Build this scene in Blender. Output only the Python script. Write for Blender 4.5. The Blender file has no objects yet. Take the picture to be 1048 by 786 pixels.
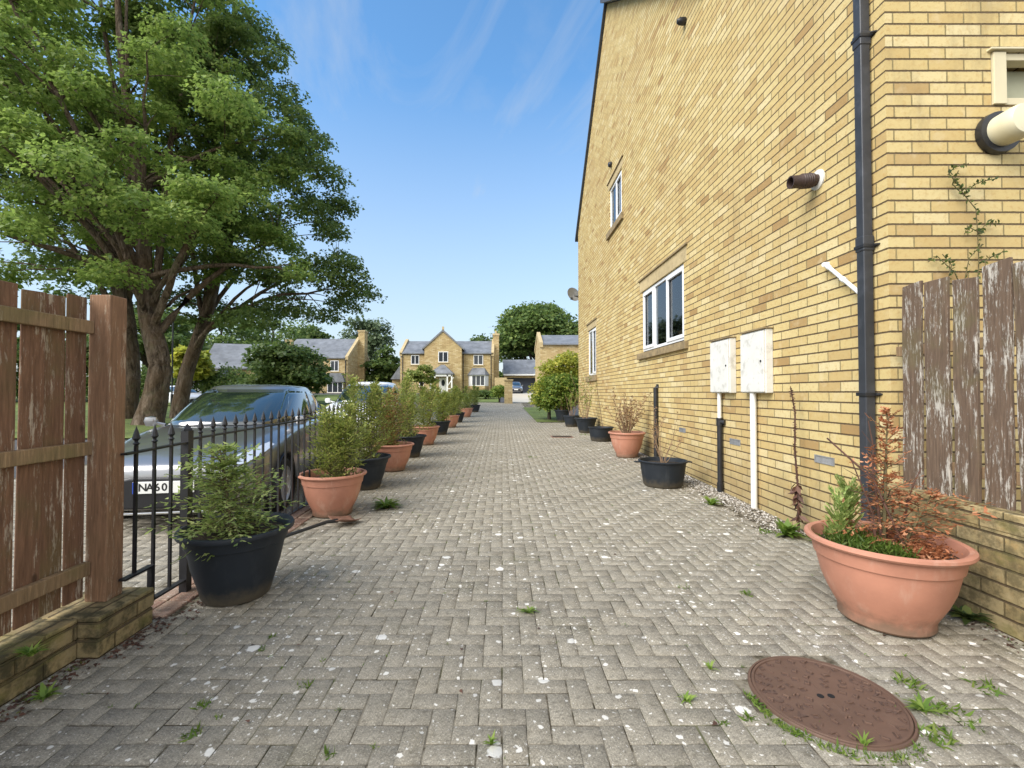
import bpy, bmesh, math, random
import numpy as np
from mathutils import Vector, Matrix, Euler
random.seed(7)
rng = np.random.default_rng(7)
R = math.radians
S = 1.2232                                  # survey units -> metres
SC = bpy.context.scene
COL = SC.collection
# ---------------------------------------------------------------- camera
CZ, F, PITCH = 1.37, 465.0, math.atan(9 / 465)
cam = bpy.data.objects.new('camera', bpy.data.cameras.new('camera'))
COL.objects.link(cam)
cam.location = (0, 0, CZ)
cam.rotation_euler = (R(90) + PITCH, 0, 0)
cam.data.shift_x = 10 / 1048            # the photo is cropped a little off centre
cam.data.sensor_width = 36
cam.data.lens = 36 * F / 1048
cam.data.clip_start = .05
cam.data.clip_end = 3000
SC.camera = cam
_cm = cam.rotation_euler.to_matrix()


def at(px, py, Y):
    """world point at depth Y that the survey pixel looks at"""
    d = _cm @ Vector(((px - 514) / F, -(py - 393) / F, -1))
    return Vector((0, 0, CZ)) + d * (Y / d.y)


# ---------------------------------------------------------------- light
SUN_EL, SUN_ROT = R(41), R(236)
w = bpy.data.worlds.new('World')
SC.world = w
w.use_nodes = True
nt = w.node_tree
nt.nodes.clear()
out = nt.nodes.new('ShaderNodeOutputWorld')
bg = nt.nodes.new('ShaderNodeBackground')
sky = nt.nodes.new('ShaderNodeTexSky')
sky.sky_type = 'NISHITA'
sky.sun_disc = False
sky.sun_elevation = SUN_EL
sky.sun_rotation = SUN_ROT
sky.air_density = 1.0
sky.dust_density = .3
sky.ozone_density = 3.0
tc = nt.nodes.new('ShaderNodeTexCoord')
sep = nt.nodes.new('ShaderNodeSeparateXYZ')
nt.links.new(tc.outputs['Generated'], sep.inputs[0])


def wm(op, a, b=None, clamp=False):
    n = nt.nodes.new('ShaderNodeMath')
    n.operation = op
    n.use_clamp = clamp
    for i, v in enumerate((a, b)):
        if v is None:
            continue
        if isinstance(v, (int, float)):
            n.inputs[i].default_value = v
        else:
            nt.links.new(v, n.inputs[i])
    return n.outputs[0]


zc = wm('MAXIMUM', sep.outputs[2], .02)
cx = wm('DIVIDE', sep.outputs[0], wm('ADD', zc, .12))
cy = wm('DIVIDE', sep.outputs[1], wm('ADD', zc, .12))
cmb = nt.nodes.new('ShaderNodeCombineXYZ')
nt.links.new(cx, cmb.inputs[0])
nt.links.new(wm('MULTIPLY', cy, .55), cmb.inputs[1])
cn = nt.nodes.new('ShaderNodeTexNoise')
cn.inputs['Scale'].default_value = .9
cn.inputs['Detail'].default_value = 9
cn.inputs['Roughness'].default_value = .58
cn.inputs['Distortion'].default_value = .6
nt.links.new(cmb.outputs[0], cn.inputs['Vector'])
low = wm('SUBTRACT', 1, wm('MULTIPLY', zc, 2.4), True)
back = wm('MULTIPLY', wm('SUBTRACT', .25, sep.outputs[1], True), .6)     # extra unseen cloud behind the camera, added for neutral fill
cov = wm('ADD', wm('ADD', wm('SUBTRACT', cn.outputs[0], .51), wm('MULTIPLY', low, .20)), back)
hz_ = wm('MULTIPLY', wm('SUBTRACT', 1, wm('MULTIPLY', zc, 1.75), True), .92)
cir = nt.nodes.new('ShaderNodeTexNoise')
cmb2 = nt.nodes.new('ShaderNodeCombineXYZ')
nt.links.new(wm('ADD', wm('MULTIPLY', cx, 2.6), cy), cmb2.inputs[0])
nt.links.new(wm('MULTIPLY', wm('SUBTRACT', cy, cx), .5), cmb2.inputs[1])
nt.links.new(cmb2.outputs[0], cir.inputs['Vector'])
cir.inputs['Scale'].default_value = .8
cir.inputs['Detail'].default_value = 8
cir.inputs['Roughness'].default_value = .62
cir.inputs['Distortion'].default_value = .9
wisp = wm('MULTIPLY', wm('MULTIPLY', wm('SUBTRACT', cir.outputs[0], .45), 2.2, True), .85)
cmask = wm('MAXIMUM', wm('MAXIMUM', wm('MULTIPLY', wm('MULTIPLY', cov, 2.2, True), .85, True), hz_), wisp)
mixc = nt.nodes.new('ShaderNodeMix')
mixc.data_type = 'RGBA'
nt.links.new(cmask, mixc.inputs[0])
hsv = nt.nodes.new('ShaderNodeHueSaturation')
hsv.inputs['Saturation'].default_value = 1.14
hsv.inputs['Hue'].default_value = .493
nt.links.new(sky.outputs[0], hsv.inputs['Color'])
nt.links.new(hsv.outputs[0], mixc.inputs[6])
ccol = nt.nodes.new('ShaderNodeMix')
ccol.data_type = 'RGBA'
nt.links.new(wm('MULTIPLY', wm('SUBTRACT', .1, sep.outputs[1], True), 1.6, True), ccol.inputs[0])
ccol.inputs[6].default_value = (2.2, 2.36, 2.5, 1)
ccol.inputs[7].default_value = (5.6, 5.5, 5.4, 1)          # unseen bright cloud behind the camera, added as fill light
nt.links.new(ccol.outputs[2], mixc.inputs[7])
nt.links.new(mixc.outputs[2], bg.inputs[0])
bg.inputs[1].default_value = .15
nt.links.new(bg.outputs[0], out.inputs[0])
sun = bpy.data.objects.new('sun', bpy.data.lights.new('sun', 'SUN'))
COL.objects.link(sun)
sun.data.energy = 2.5
sun.data.angle = R(45)
sun.data.color = (1, .95, .88)
_sd = Vector((math.sin(SUN_ROT) * math.cos(SUN_EL), math.cos(SUN_ROT) * math.cos(SUN_EL), math.sin(SUN_EL)))
sun.rotation_euler = _sd.to_track_quat('Z', 'Y').to_euler()
SC.view_settings.view_transform = 'Standard'
SC.view_settings.look = 'None'
SC.view_settings.gamma = 1
SC.view_settings.use_curve_mapping = False
SC.view_settings.exposure = 1.02


# ---------------------------------------------------------------- materials
class NT:
    def __init__(s, name):
        s.m = bpy.data.materials.new(name)
        s.m.use_nodes = True
        s.t = s.m.node_tree
        s.t.nodes.clear()
        s.out = s.t.nodes.new('ShaderNodeOutputMaterial')
        s.p = s.t.nodes.new('ShaderNodeBsdfPrincipled')
        s.t.links.new(s.p.outputs[0], s.out.inputs[0])
        s.tc = s.t.nodes.new('ShaderNodeTexCoord')

    def new(s, t):
        return s.t.nodes.new(t)

    def put(s, sock, v):
        if isinstance(v, bpy.types.NodeSocket):
            s.t.links.new(v, sock)
        elif isinstance(v, (tuple, list)) and len(v) == 3 and sock.type == 'RGBA':
            sock.default_value = (*v, 1)
        else:
            sock.default_value = v

    def math(s, op, a, b=None, clamp=False, c=None):
        n = s.new('ShaderNodeMath')
        n.operation = op
        n.use_clamp = clamp
        s.put(n.inputs[0], a)
        if b is not None:
            s.put(n.inputs[1], b)
        if c is not None:
            s.put(n.inputs[2], c)
        return n.outputs[0]

    def mix(s, f, a, b, mode='MIX'):
        n = s.new('ShaderNodeMix')
        n.data_type = 'RGBA'
        n.blend_type = mode
        s.put(n.inputs[0], f)
        s.put(n.inputs[6], a)
        s.put(n.inputs[7], b)
        return n.outputs[2]

    def noise(s, vec, scale, detail=4, rough=.55, dist=0):
        n = s.new('ShaderNodeTexNoise')
        s.put(n.inputs['Vector'], vec)
        n.inputs['Scale'].default_value = scale
        n.inputs['Detail'].default_value = detail
        n.inputs['Roughness'].default_value = rough
        n.inputs['Distortion'].default_value = dist
        return n.outputs[0]

    def ramp(s, f, stops, interp='LINEAR'):
        n = s.new('ShaderNodeValToRGB')
        n.color_ramp.interpolation = interp
        e = n.color_ramp.elements
        while len(e) < len(stops):
            e.new(.5)
        for i, (p, c) in enumerate(stops):
            e[i].position = p
            e[i].color = (*c, 1) if len(c) == 3 else c
        s.put(n.inputs[0], f)
        return n.outputs[0]

    def step(s, f, a, b):
        n = s.new('ShaderNodeMapRange')
        n.interpolation_type = 'SMOOTHSTEP'
        s.put(n.inputs[0], f)
        n.inputs[1].default_value = a
        n.inputs[2].default_value = b
        return n.outputs[0]

    def scale(s, vec, sc, off=None):
        n = s.new('ShaderNodeMapping')
        s.put(n.inputs[0], vec)
        n.inputs[3].default_value = sc
        if off is not None:
            s.put(n.inputs[1], off)
        return n.outputs[0]

    def bump(s, h, strength=.5, dist=.01, prev=None):
        n = s.new('ShaderNodeBump')
        n.inputs['Strength'].default_value = strength
        n.inputs['Distance'].default_value = dist
        s.put(n.inputs['Height'], h)
        if prev is not None:
            s.put(n.inputs['Normal'], prev)
        s.t.links.new(n.outputs[0], s.p.inputs['Normal'])
        return n.outputs[0]

    def oc(s):
        """object coordinates shifted by a per-object random amount"""
        oi = s.new('ShaderNodeObjectInfo')
        a = s.new('ShaderNodeVectorMath')
        a.operation = 'MULTIPLY_ADD'
        c = s.new('ShaderNodeCombineXYZ')
        for i in range(3):
            s.put(c.inputs[i], oi.outputs['Random'])
        s.put(a.inputs[0], c.outputs[0])
        a.inputs[1].default_value = (37, 53, 71)
        s.put(a.inputs[2], s.tc.outputs['Object'])
        s.rand = oi.outputs['Random']
        return a.outputs[0]

    def setp(s, color=None, rough=None, metal=None, spec=None):
        if color is not None:
            s.put(s.p.inputs['Base Color'], color)
        if rough is not None:
            s.put(s.p.inputs['Roughness'], rough)
        if metal is not None:
            s.put(s.p.inputs['Metallic'], metal)
        if spec is not None:
            s.put(s.p.inputs['Specular IOR Level'], spec)
        return s.m


def simple(name, c, rough=.6, var=.18, sc=6, bump=.15, bd=.004, metal=0, dirt=None, dirt_amt=.5, spec=.5, fine=60):
    n = NT(name)
    v = n.oc()
    a = n.noise(v, sc, 6)
    k0, k1 = 1 - var, 1 + var
    col = n.ramp(a, [(.3, tuple(x * k0 for x in c)), (.7, tuple(min(1, x * k1) for x in c))])
    if dirt:
        d = n.step(n.noise(v, sc * 1.7, 7, .65), .5, .68)
        col = n.mix(n.math('MULTIPLY', d, dirt_amt), col, dirt)
    rr = n.math('ADD', n.math('MULTIPLY', n.noise(v, sc * 3, 3), .3), rough - .15)
    n.setp(col, rr, metal, spec)
    if bump:
        n.bump(n.noise(v, fine, 4, .7), bump, bd)
    return n.m


def brick_mat(name, bl=.275, bh=.0918, mort=.012, cols=None, mcol=(.085, .06, .035), grime=0, bumpd=.012, stain=.25):
    n = NT(name)
    o = n.tc.outputs['Object']
    sp = n.new('ShaderNodeSeparateXYZ')
    n.put(sp.inputs[0], o)
    ns = n.new('ShaderNodeSeparateXYZ')
    n.put(ns.inputs[0], n.tc.outputs['Normal'])
    ax = n.math('GREATER_THAN', n.math('ABSOLUTE', ns.outputs[0]), .6)
    az = n.math('GREATER_THAN', n.math('ABSOLUTE', ns.outputs[2]), .75)
    mx = n.new('ShaderNodeMix')
    n.put(mx.inputs[0], n.math('MAXIMUM', ax, az))
    n.put(mx.inputs[2], sp.outputs[0])
    n.put(mx.inputs[3], sp.outputs[1])
    u = mx.outputs[0]
    mz = n.new('ShaderNodeMix')
    n.put(mz.inputs[0], az)
    n.put(mz.inputs[2], sp.outputs[2])
    n.put(mz.inputs[3], n.math('ADD', sp.outputs[0], .04))
    v = n.math('DIVIDE', mz.outputs[0], bh)
    v = n.math('ADD', v, n.math('MULTIPLY', n.math('SUBTRACT', n.noise(o, 1.2, 2), .5), .06))
    row = n.math('FLOOR', v)
    uu = n.math('ADD', n.math('DIVIDE', u, bl), n.math('MULTIPLY', n.math('FLOORED_MODULO', row, 2), .5))
    wn0 = n.new('ShaderNodeTexWhiteNoise')
    wn0.noise_dimensions = '1D'
    n.put(wn0.inputs['W'], row)
    uu = n.math('ADD', uu, n.math('MULTIPLY', wn0.outputs[0], .05))
    col_i = n.math('FLOOR', uu)
    fu, fv = n.math('FRACT', uu), n.math('FRACT', v)
    wob = n.math('MULTIPLY', n.math('SUBTRACT', n.noise(o, 55, 3), .5), .006)
    du = n.math('ADD', n.math('MULTIPLY', n.math('MINIMUM', fu, n.math('SUBTRACT', 1, fu)), bl), wob)
    dv = n.math('ADD', n.math('MULTIPLY', n.math('MINIMUM', fv, n.math('SUBTRACT', 1, fv)), bh), wob)
    mu = n.step(du, mort * .22, mort * .55)
    mv = n.step(dv, mort * .34, mort * .70)
    mask = n.math('MULTIPLY', n.math('ADD', n.math('MULTIPLY', mu, .55), .45), mv)          # 1 on brick face
    cb = n.new('ShaderNodeCombineXYZ')
    n.put(cb.inputs[0], col_i)
    n.put(cb.inputs[1], row)
    n.put(cb.inputs[2], n.math('ADD', n.math('MULTIPLY', ax, 7), 3))
    wn = n.new('ShaderNodeTexWhiteNoise')
    n.put(wn.inputs['Vector'], cb.outputs[0])
    cols = cols or [(0, (.35, .225, .095)), (.04, (.45, .32, .14)), (.15, (.52, .385, .165)), (.45, (.56, .435, .195)), (.8, (.595, .475, .225)), (1, (.65, .545, .30))]
    c = n.ramp(wn.outputs[0], cols)
    mott = n.noise(o, 26, 6, .7)
    c = n.mix(n.math('MULTIPLY', n.step(mott, .48, .70), .5), c, (.42, .25, .085))
    st_ = n.noise(n.scale(o, (1, 1, .35)), 2.2, 7, .68)
    c = n.mix(n.math('MULTIPLY', n.step(st_, .56, .72), .38), c, (.25, .19, .10))
    sps = n.new('ShaderNodeSeparateXYZ')
    n.put(sps.inputs[0], o)
    spl = n.math('MULTIPLY', n.step(n.math('ADD', sps.outputs[2], n.math('MULTIPLY', n.noise(o, 3, 5), -.9)), .25, -.35), .5)
    c = n.mix(spl, c, (.25, .21, .12))
    c = n.mix(n.math('MULTIPLY', n.step(n.noise(o, 90, 4, .7), .60, .75), .35), c, (.22, .14, .06))
    c = n.mix(n.math('MULTIPLY', n.step(n.noise(o, 7, 5), .55, .75), .3), c, (.66, .56, .36))
    big = n.step(n.noise(o, .55, 4), .45, .7)
    c = n.mix(n.math('MULTIPLY', big, stain), c, (.38, .24, .11))
    m = n.mix(n.noise(o, 30, 3), mcol, tuple(x * 1.9 for x in mcol))  # bed mortar, darkened by default to paint the shadow under each brick
    pm_ = n.mix(n.noise(o, 22, 3), tuple(x * .62 for x in cols[-2][1]), tuple(x * .36 for x in cols[-2][1]))
    fc = n.mix(mv, m, n.mix(mu, pm_, c))
    if grime:
        g = n.step(n.noise(o, 9, 7, .7), .38, .62)
        fc = n.mix(n.math('MULTIPLY', g, grime), fc, (.075, .065, .035))
        g2 = n.step(n.noise(n.scale(o, (1, 1, 2.5)), 4, 5, .6), .5, .7)
        fc = n.mix(n.math('MULTIPLY', g2, grime * .7), fc, (.16, .15, .045))
    n.setp(fc, .9, 0, .2)
    h = n.math('ADD', mask, n.math('MULTIPLY', mott, .28))
    n.bump(h, 1, bumpd)
    return n.m


def leaf_mat(name, c0, c1, c2=None, trans=.35, rough=.55):
    n = NT(name)
    g = n.new('ShaderNodeNewGeometry')
    r = g.outputs['Random Per Island']
    st = [(0, c0), (.6, c1), (1, c2 or c1)]
    c = n.ramp(r, st)
    c = n.mix(n.math('MULTIPLY', n.step(n.noise(n.tc.outputs['Object'], .7, 4, .6), .45, .62), .4), c, (c1[0] * .5, c1[1] * .62, c1[2] * .6))
    oi = n.new('ShaderNodeObjectInfo')
    hs = n.new('ShaderNodeHueSaturation')
    n.put(hs.inputs['Color'], c)
    n.put(hs.inputs['Value'], n.math('ADD', .85, n.math('MULTIPLY', oi.outputs['Random'], .3)))
    c = hs.outputs[0]
    n.setp(c, rough, 0, .35)
    tr = n.new('ShaderNodeBsdfTranslucent')
    n.put(tr.inputs[0], n.mix(.5, c, tuple(min(1, x * 2.4) for x in c1), 'MIX'))
    ms = n.new('ShaderNodeMixShader')
    ms.inputs[0].default_value = trans
    n.t.links.new(n.p.outputs[0], ms.inputs[1])
    n.t.links.new(tr.outputs[0], ms.inputs[2])
    n.t.links.new(ms.outputs[0], n.out.inputs[0])
    return n.m


def wood_mat(name, base, pale, amt=.5, green=.2):
    n = NT(name)
    v = n.oc()
    st = n.scale(v, (14, 14, 1.1))
    grain = n.noise(st, 5, 7, .65, .6)
    c = n.ramp(grain, [(.3, tuple(x * .55 for x in base)), (.55, base), (.75, tuple(x * 1.5 for x in base))])
    c = n.mix(n.math('MULTIPLY', n.rand, .35), c, tuple(x * .6 for x in base))
    pm = n.noise(n.scale(v, (5, 5, .9)), 2.6, 8, .72)
    flk = n.noise(n.scale(v, (5, 5, 1)), 22, 6, .75)
    pm2 = n.step(n.math('ADD', n.math('MULTIPLY', pm, .62), n.math('ADD', n.math('MULTIPLY', flk, .38), n.math('MULTIPLY', grain, .30))), .80 - amt * .16, .86 - amt * .15)
    c = n.mix(n.math('MULTIPLY', pm2, .85), c, pale)
    gm = n.step(n.noise(v, 3.2, 5), .5, .7)
    c = n.mix(n.math('MULTIPLY', gm, green), c, (.14, .13, .05))
    kn = n.new('ShaderNodeTexVoronoi')
    n.put(kn.inputs['Vector'], n.scale(v, (3.5, 3.5, 2.0)))
    kn.inputs['Scale'].default_value = 1.4
    k = n.step(kn.outputs['Distance'], .10, .035)
    c = n.mix(n.math('MULTIPLY', k, .8), c, (.06, .035, .02))
    n.setp(c, .85, 0, .25)
    n.bump(n.math('ADD', grain, n.math('MULTIPLY', pm2, .4)), .7, .006)
    return n.m


M = {}
M['brick'] = brick_mat('buff_brick')
M['brick_low'] = brick_mat('mossy_buff_brick', grime=1.0, bumpd=.02, cols=[(0, (.14, .10, .05)), (.3, (.25, .18, .085)), (.7, (.33, .25, .12)), (1, (.42, .31, .14))])
M['brick_right'] = brick_mat('grimy_buff_brick', grime=.72, bumpd=.014, cols=[(0, (.25, .18, .085)), (.3, (.36, .27, .12)), (.7, (.46, .36, .18)), (1, (.52, .42, .23))])
M['brick_far'] = brick_mat('far_brick', bl=.45, bh=.15, mort=.02, cols=[(0, (.34, .25, .12)), (.3, (.43, .33, .17)), (.7, (.49, .39, .20)), (1, (.55, .46, .28))], mcol=(.30, .22, .11), bumpd=.01)
M['stone'] = simple('buff_stone', (.47, .37, .20), .85, .15, 4, .3, .004, dirt=(.25, .19, .10), dirt_amt=.4)
M['sill'] = simple('weathered_sill', (.27, .20, .105), .9, .25, 6, .5, .005, dirt=(.12, .1, .06), dirt_amt=.6)
M['cream'] = simple('cream_frame', (.62, .55, .36), .6, .06, 3, .1)
M['upvc'] = simple('white_upvc', (.80, .81, .82), .3, .03, 3, 0, dirt=(.6, .6, .58), dirt_amt=.2)
M['black_plastic'] = simple('black_plastic', (.018, .019, .022), .42, .25, 5, .1, .002)
M['black_pot'] = simple('black_pot', (.017, .021, .026), .42, .3, 3, .12, .003, dirt=(.07, .068, .06), dirt_amt=.45)
M['downpipe'] = simple('downpipe_plastic', (.035, .038, .045), .42, .25, 3, .05, .002, dirt=(.08, .085, .1), dirt_amt=.4)
M['terracotta'] = simple('terracotta_plastic', (.52, .225, .145), .55, .1, 3, .12, .002, dirt=(.42, .20, .13), dirt_amt=.45)
def pot_mat(name, c, bloom, amt):
    n = NT(name)
    v = n.oc()
    col = n.ramp(n.noise(v, 5, 6, .6), [(.3, tuple(x * .88 for x in c)), (.7, tuple(x * 1.1 for x in c))])
    st = n.noise(n.scale(v, (1, 1, .3)), 9, 7, .7)
    col = n.mix(n.math('MULTIPLY', n.step(st, .50, .70), amt), col, bloom)
    sc_ = n.noise(n.scale(v, (1, 1, 3)), 30, 5, .8)
    col = n.mix(n.math('MULTIPLY', n.step(sc_, .62, .72), amt), col, bloom)
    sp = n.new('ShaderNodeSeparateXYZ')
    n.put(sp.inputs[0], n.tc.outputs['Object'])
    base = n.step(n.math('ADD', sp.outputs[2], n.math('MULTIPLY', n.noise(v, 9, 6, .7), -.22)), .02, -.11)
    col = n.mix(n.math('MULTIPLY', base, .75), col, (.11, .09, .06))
    n.setp(col, n.math('ADD', .42, n.math('MULTIPLY', st, .35)), 0, .4)
    n.bump(n.noise(v, 45, 5, .7), .2, .003)
    return n.m


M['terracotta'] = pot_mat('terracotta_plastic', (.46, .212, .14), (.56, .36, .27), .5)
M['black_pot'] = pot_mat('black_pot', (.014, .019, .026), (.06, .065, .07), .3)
M['soil'] = simple('soil', (.045, .032, .02), .95, .4, 25, 1, .03)
M['iron'] = simple('black_iron', (.012, .012, .014), .45, .3, 20, .3, .002)
M['rust'] = simple('rusty_blade', (.20, .105, .07), .7, .3, 12, .3, .003)
M['meter'] = simple('weathered_white_plastic', (.68, .67, .62), .6, .05, 5, .15, .003, dirt=(.38, .36, .31), dirt_amt=.55)
M['flue'] = simple('brown_flue', (.05, .03, .025), .55, .3, 20, .3, .003)
M['flue_cream'] = simple('cream_terminal', (.66, .61, .42), .45, .05, 4, .05)
M['greybrick'] = simple('grey_vent', (.22, .23, .24), .5, .2, 10, .1)
M['alu'] = simple('galvanised', (.5, .51, .52), .4, .1, 6, .1, metal=.7)
M['dark'] = simple('dark_void', (.006, .006, .007), .9, .1, 5, 0)
M['room'] = simple('room_inside', (.05, .048, .045), .9, .3, 1, 0)
M['curtain'] = simple('net_curtain', (.80, .81, .80), .9, .15, 4, .2)
M['slate'] = simple('slate_roof', (.17, .18, .195), .6, .3, 1.2, .4, .02, dirt=(.10, .105, .10), dirt_amt=.5, fine=9)
M['verge'] = simple('dark_verge', (.05, .055, .065), .6, .2, 4, .1)
M['bark'] = simple('bark', (.15, .113, .082), .95, .5, 3.2, 1, .09, dirt=(.055, .043, .03), dirt_amt=.8, fine=9)
def bark_mat():
    n = NT('ridged_bark')
    v = n.oc()
    rg = n.noise(n.scale(v, (1, 1, .22)), 5.5, 8, .68, 1.2)
    lg = n.noise(v, 1.3, 5, .6, .8)
    c = n.ramp(rg, [(.34, (.035, .026, .018)), (.47, (.11, .082, .058)), (.6, (.20, .155, .115)), (.75, (.30, .25, .20))])
    c = n.mix(n.math('MULTIPLY', n.step(lg, .45, .6), .5), c, (.13, .085, .05))
    c = n.mix(n.math('MULTIPLY', n.step(n.noise(v, 2.4, 4), .55, .7), .35), c, (.10, .115, .05))
    n.setp(c, .95, 0, .15)
    n.bump(n.math('ADD', rg, n.math('MULTIPLY', lg, 1.6)), 1, .16)
    return n.m


M['bark'] = bark_mat()
M['bark_far'] = simple('bark_far', (.08, .065, .045), .95, .3, 1, .5, .05, fine=4)
M['twig'] = simple('dry_twig', (.26, .17, .10), .9, .3, 12, .3, .003)
M['twig_dark'] = simple('dead_stalk', (.10, .05, .035), .9, .4, 20, .4, .004)
M['stem'] = simple('young_stem', (.12, .10, .045), .9, .3, 12, .3, .003)
M['white_paint'] = simple('white_paint', (.78, .78, .76), .5, .04, 3, .05)
M['garage_door'] = simple('blue_grey_door', (.07, .085, .12), .6, .1, 2, .05)
M['grass'] = simple('lawn_grass', (.13, .17, .035), .95, .35, .8, 1, .05, fine=14)
M['leafgreen'] = leaf_mat('weed_leaf', (.10, .18, .03), (.19, .30, .05), (.28, .36, .08))
M['grassblade'] = leaf_mat('grass_blade', (.07, .13, .02), (.13, .21, .03), (.22, .27, .07))
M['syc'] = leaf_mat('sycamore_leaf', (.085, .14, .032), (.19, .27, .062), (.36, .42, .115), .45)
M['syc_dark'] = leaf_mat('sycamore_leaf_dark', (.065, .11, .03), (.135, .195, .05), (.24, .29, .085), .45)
M['bgleaf'] = leaf_mat('far_leaf', (.05, .09, .022), (.11, .165, .04), (.21, .26, .07), .35)
M['bgpale'] = leaf_mat('pale_far_leaf', (.07, .10, .05), (.12, .165, .08), (.18, .22, .11), .3)
M['conif'] = leaf_mat('conifer_spray', (.085, .125, .032), (.23, .27, .06), (.42, .41, .12), .35)
M['conif1'] = leaf_mat('cypress_spray', (.11, .17, .045), (.28, .36, .10), (.50, .54, .20), .35)
M['brownspray'] = leaf_mat('browning_spray', (.17, .10, .035), (.34, .18, .075), (.30, .24, .08), .2)
M['rustspray'] = leaf_mat('dead_conifer_spray', (.22, .075, .03), (.45, .17, .075), (.58, .30, .16), .2)
M['golden'] = leaf_mat('golden_leaf', (.20, .24, .04), (.38, .39, .06), (.58, .52, .10), .35)
M['shrubgreen'] = leaf_mat('shrub_leaf', (.09, .15, .025), (.18, .26, .045), (.36, .38, .07), .35)
M['dryleaf'] = leaf_mat('dry_leaf', (.18, .10, .05), (.36, .23, .12), (.45, .33, .19), .2)
M['deadleaf'] = leaf_mat('shrivelled_leaf', (.05, .028, .02), (.11, .055, .04), (.16, .08, .05), .1)
M['ivy'] = leaf_mat('climber_leaf', (.03, .055, .02), (.08, .12, .03), (.18, .20, .05), .25)
M['wood_l'] = wood_mat('stained_fence_wood', (.215, .118, .070), (.46, .38, .29), .72, .35)
M['wood_rail'] = wood_mat('fence_rail_wood', (.30, .20, .11), (.42, .34, .22), .5, .5)
M['wood_post'] = wood_mat('fence_post_wood', (.27, .155, .09), (.46, .36, .26), .66, .15)
M['wood_r'] = wood_mat('peeling_fence_wood', (.165, .112, .076), (.54, .50, .43), .86, .35)


def glass_mat():
    n = NT('window_glass')
    n.t.nodes.remove(n.p)
    g = n.new('ShaderNodeBsdfGlossy')
    g.inputs['Roughness'].default_value = .03
    g.inputs['Color'].default_value = (.9, .95, 1, 1)
    t = n.new('ShaderNodeBsdfTransparent')
    t.inputs[0].default_value = (.62, .68, .7, 1)
    fr = n.new('ShaderNodeFresnel')
    fr.inputs[0].default_value = 1.6
    ms = n.new('ShaderNodeMixShader')
    n.t.links.new(n.math('MULTIPLY', fr.outputs[0], 1.1, True), ms.inputs[0])
    n.t.links.new(t.outputs[0], ms.inputs[1])
    n.t.links.new(g.outputs[0], ms.inputs[2])
    n.t.links.new(ms.outputs[0], n.out.inputs[0])
    return n.m


M['glass'] = glass_mat()


def flat(name, c, rough=.5, metal=0, coat=0):
    n = NT(name)
    n.setp(c, rough, metal)
    n.p.inputs['Coat Weight'].default_value = coat
    if name == 'car_glass':
        n.p.inputs['IOR'].default_value = 2.1
    n.p.inputs['Coat Roughness'].default_value = .05
    return n.m


M['far_pane'] = flat('dark_pane', (.035, .042, .05), .12)
M['carglass'] = flat('car_glass', (.012, .02, .018), .04, 0, 1)
M['silver'] = flat('silver_paint', (.30, .30, .305), .28, .8, .9)
M['carwhite'] = flat('white_paint_car', (.75, .76, .78), .3, 0, .8)
M['tyre'] = simple('tyre', (.02, .02, .021), .8, .2, 20, .2)
M['alloy'] = flat('alloy', (.66, .67, .69), .35, .35)
M['car_black'] = flat('car_black_trim', (.012, .012, .014), .4)
M['chrome'] = flat('chrome', (.75, .76, .78), .12, 1)
M['lens'] = flat('headlamp_lens', (.62, .65, .68), .08, .4, 1)
M['plate'] = flat('plate_white', (.78, .79, .76), .4)
M['plate_blue'] = flat('plate_blue', (.02, .07, .42), .4)
M['ink'] = flat('plate_ink', (.01, .01, .01), .5)


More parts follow.
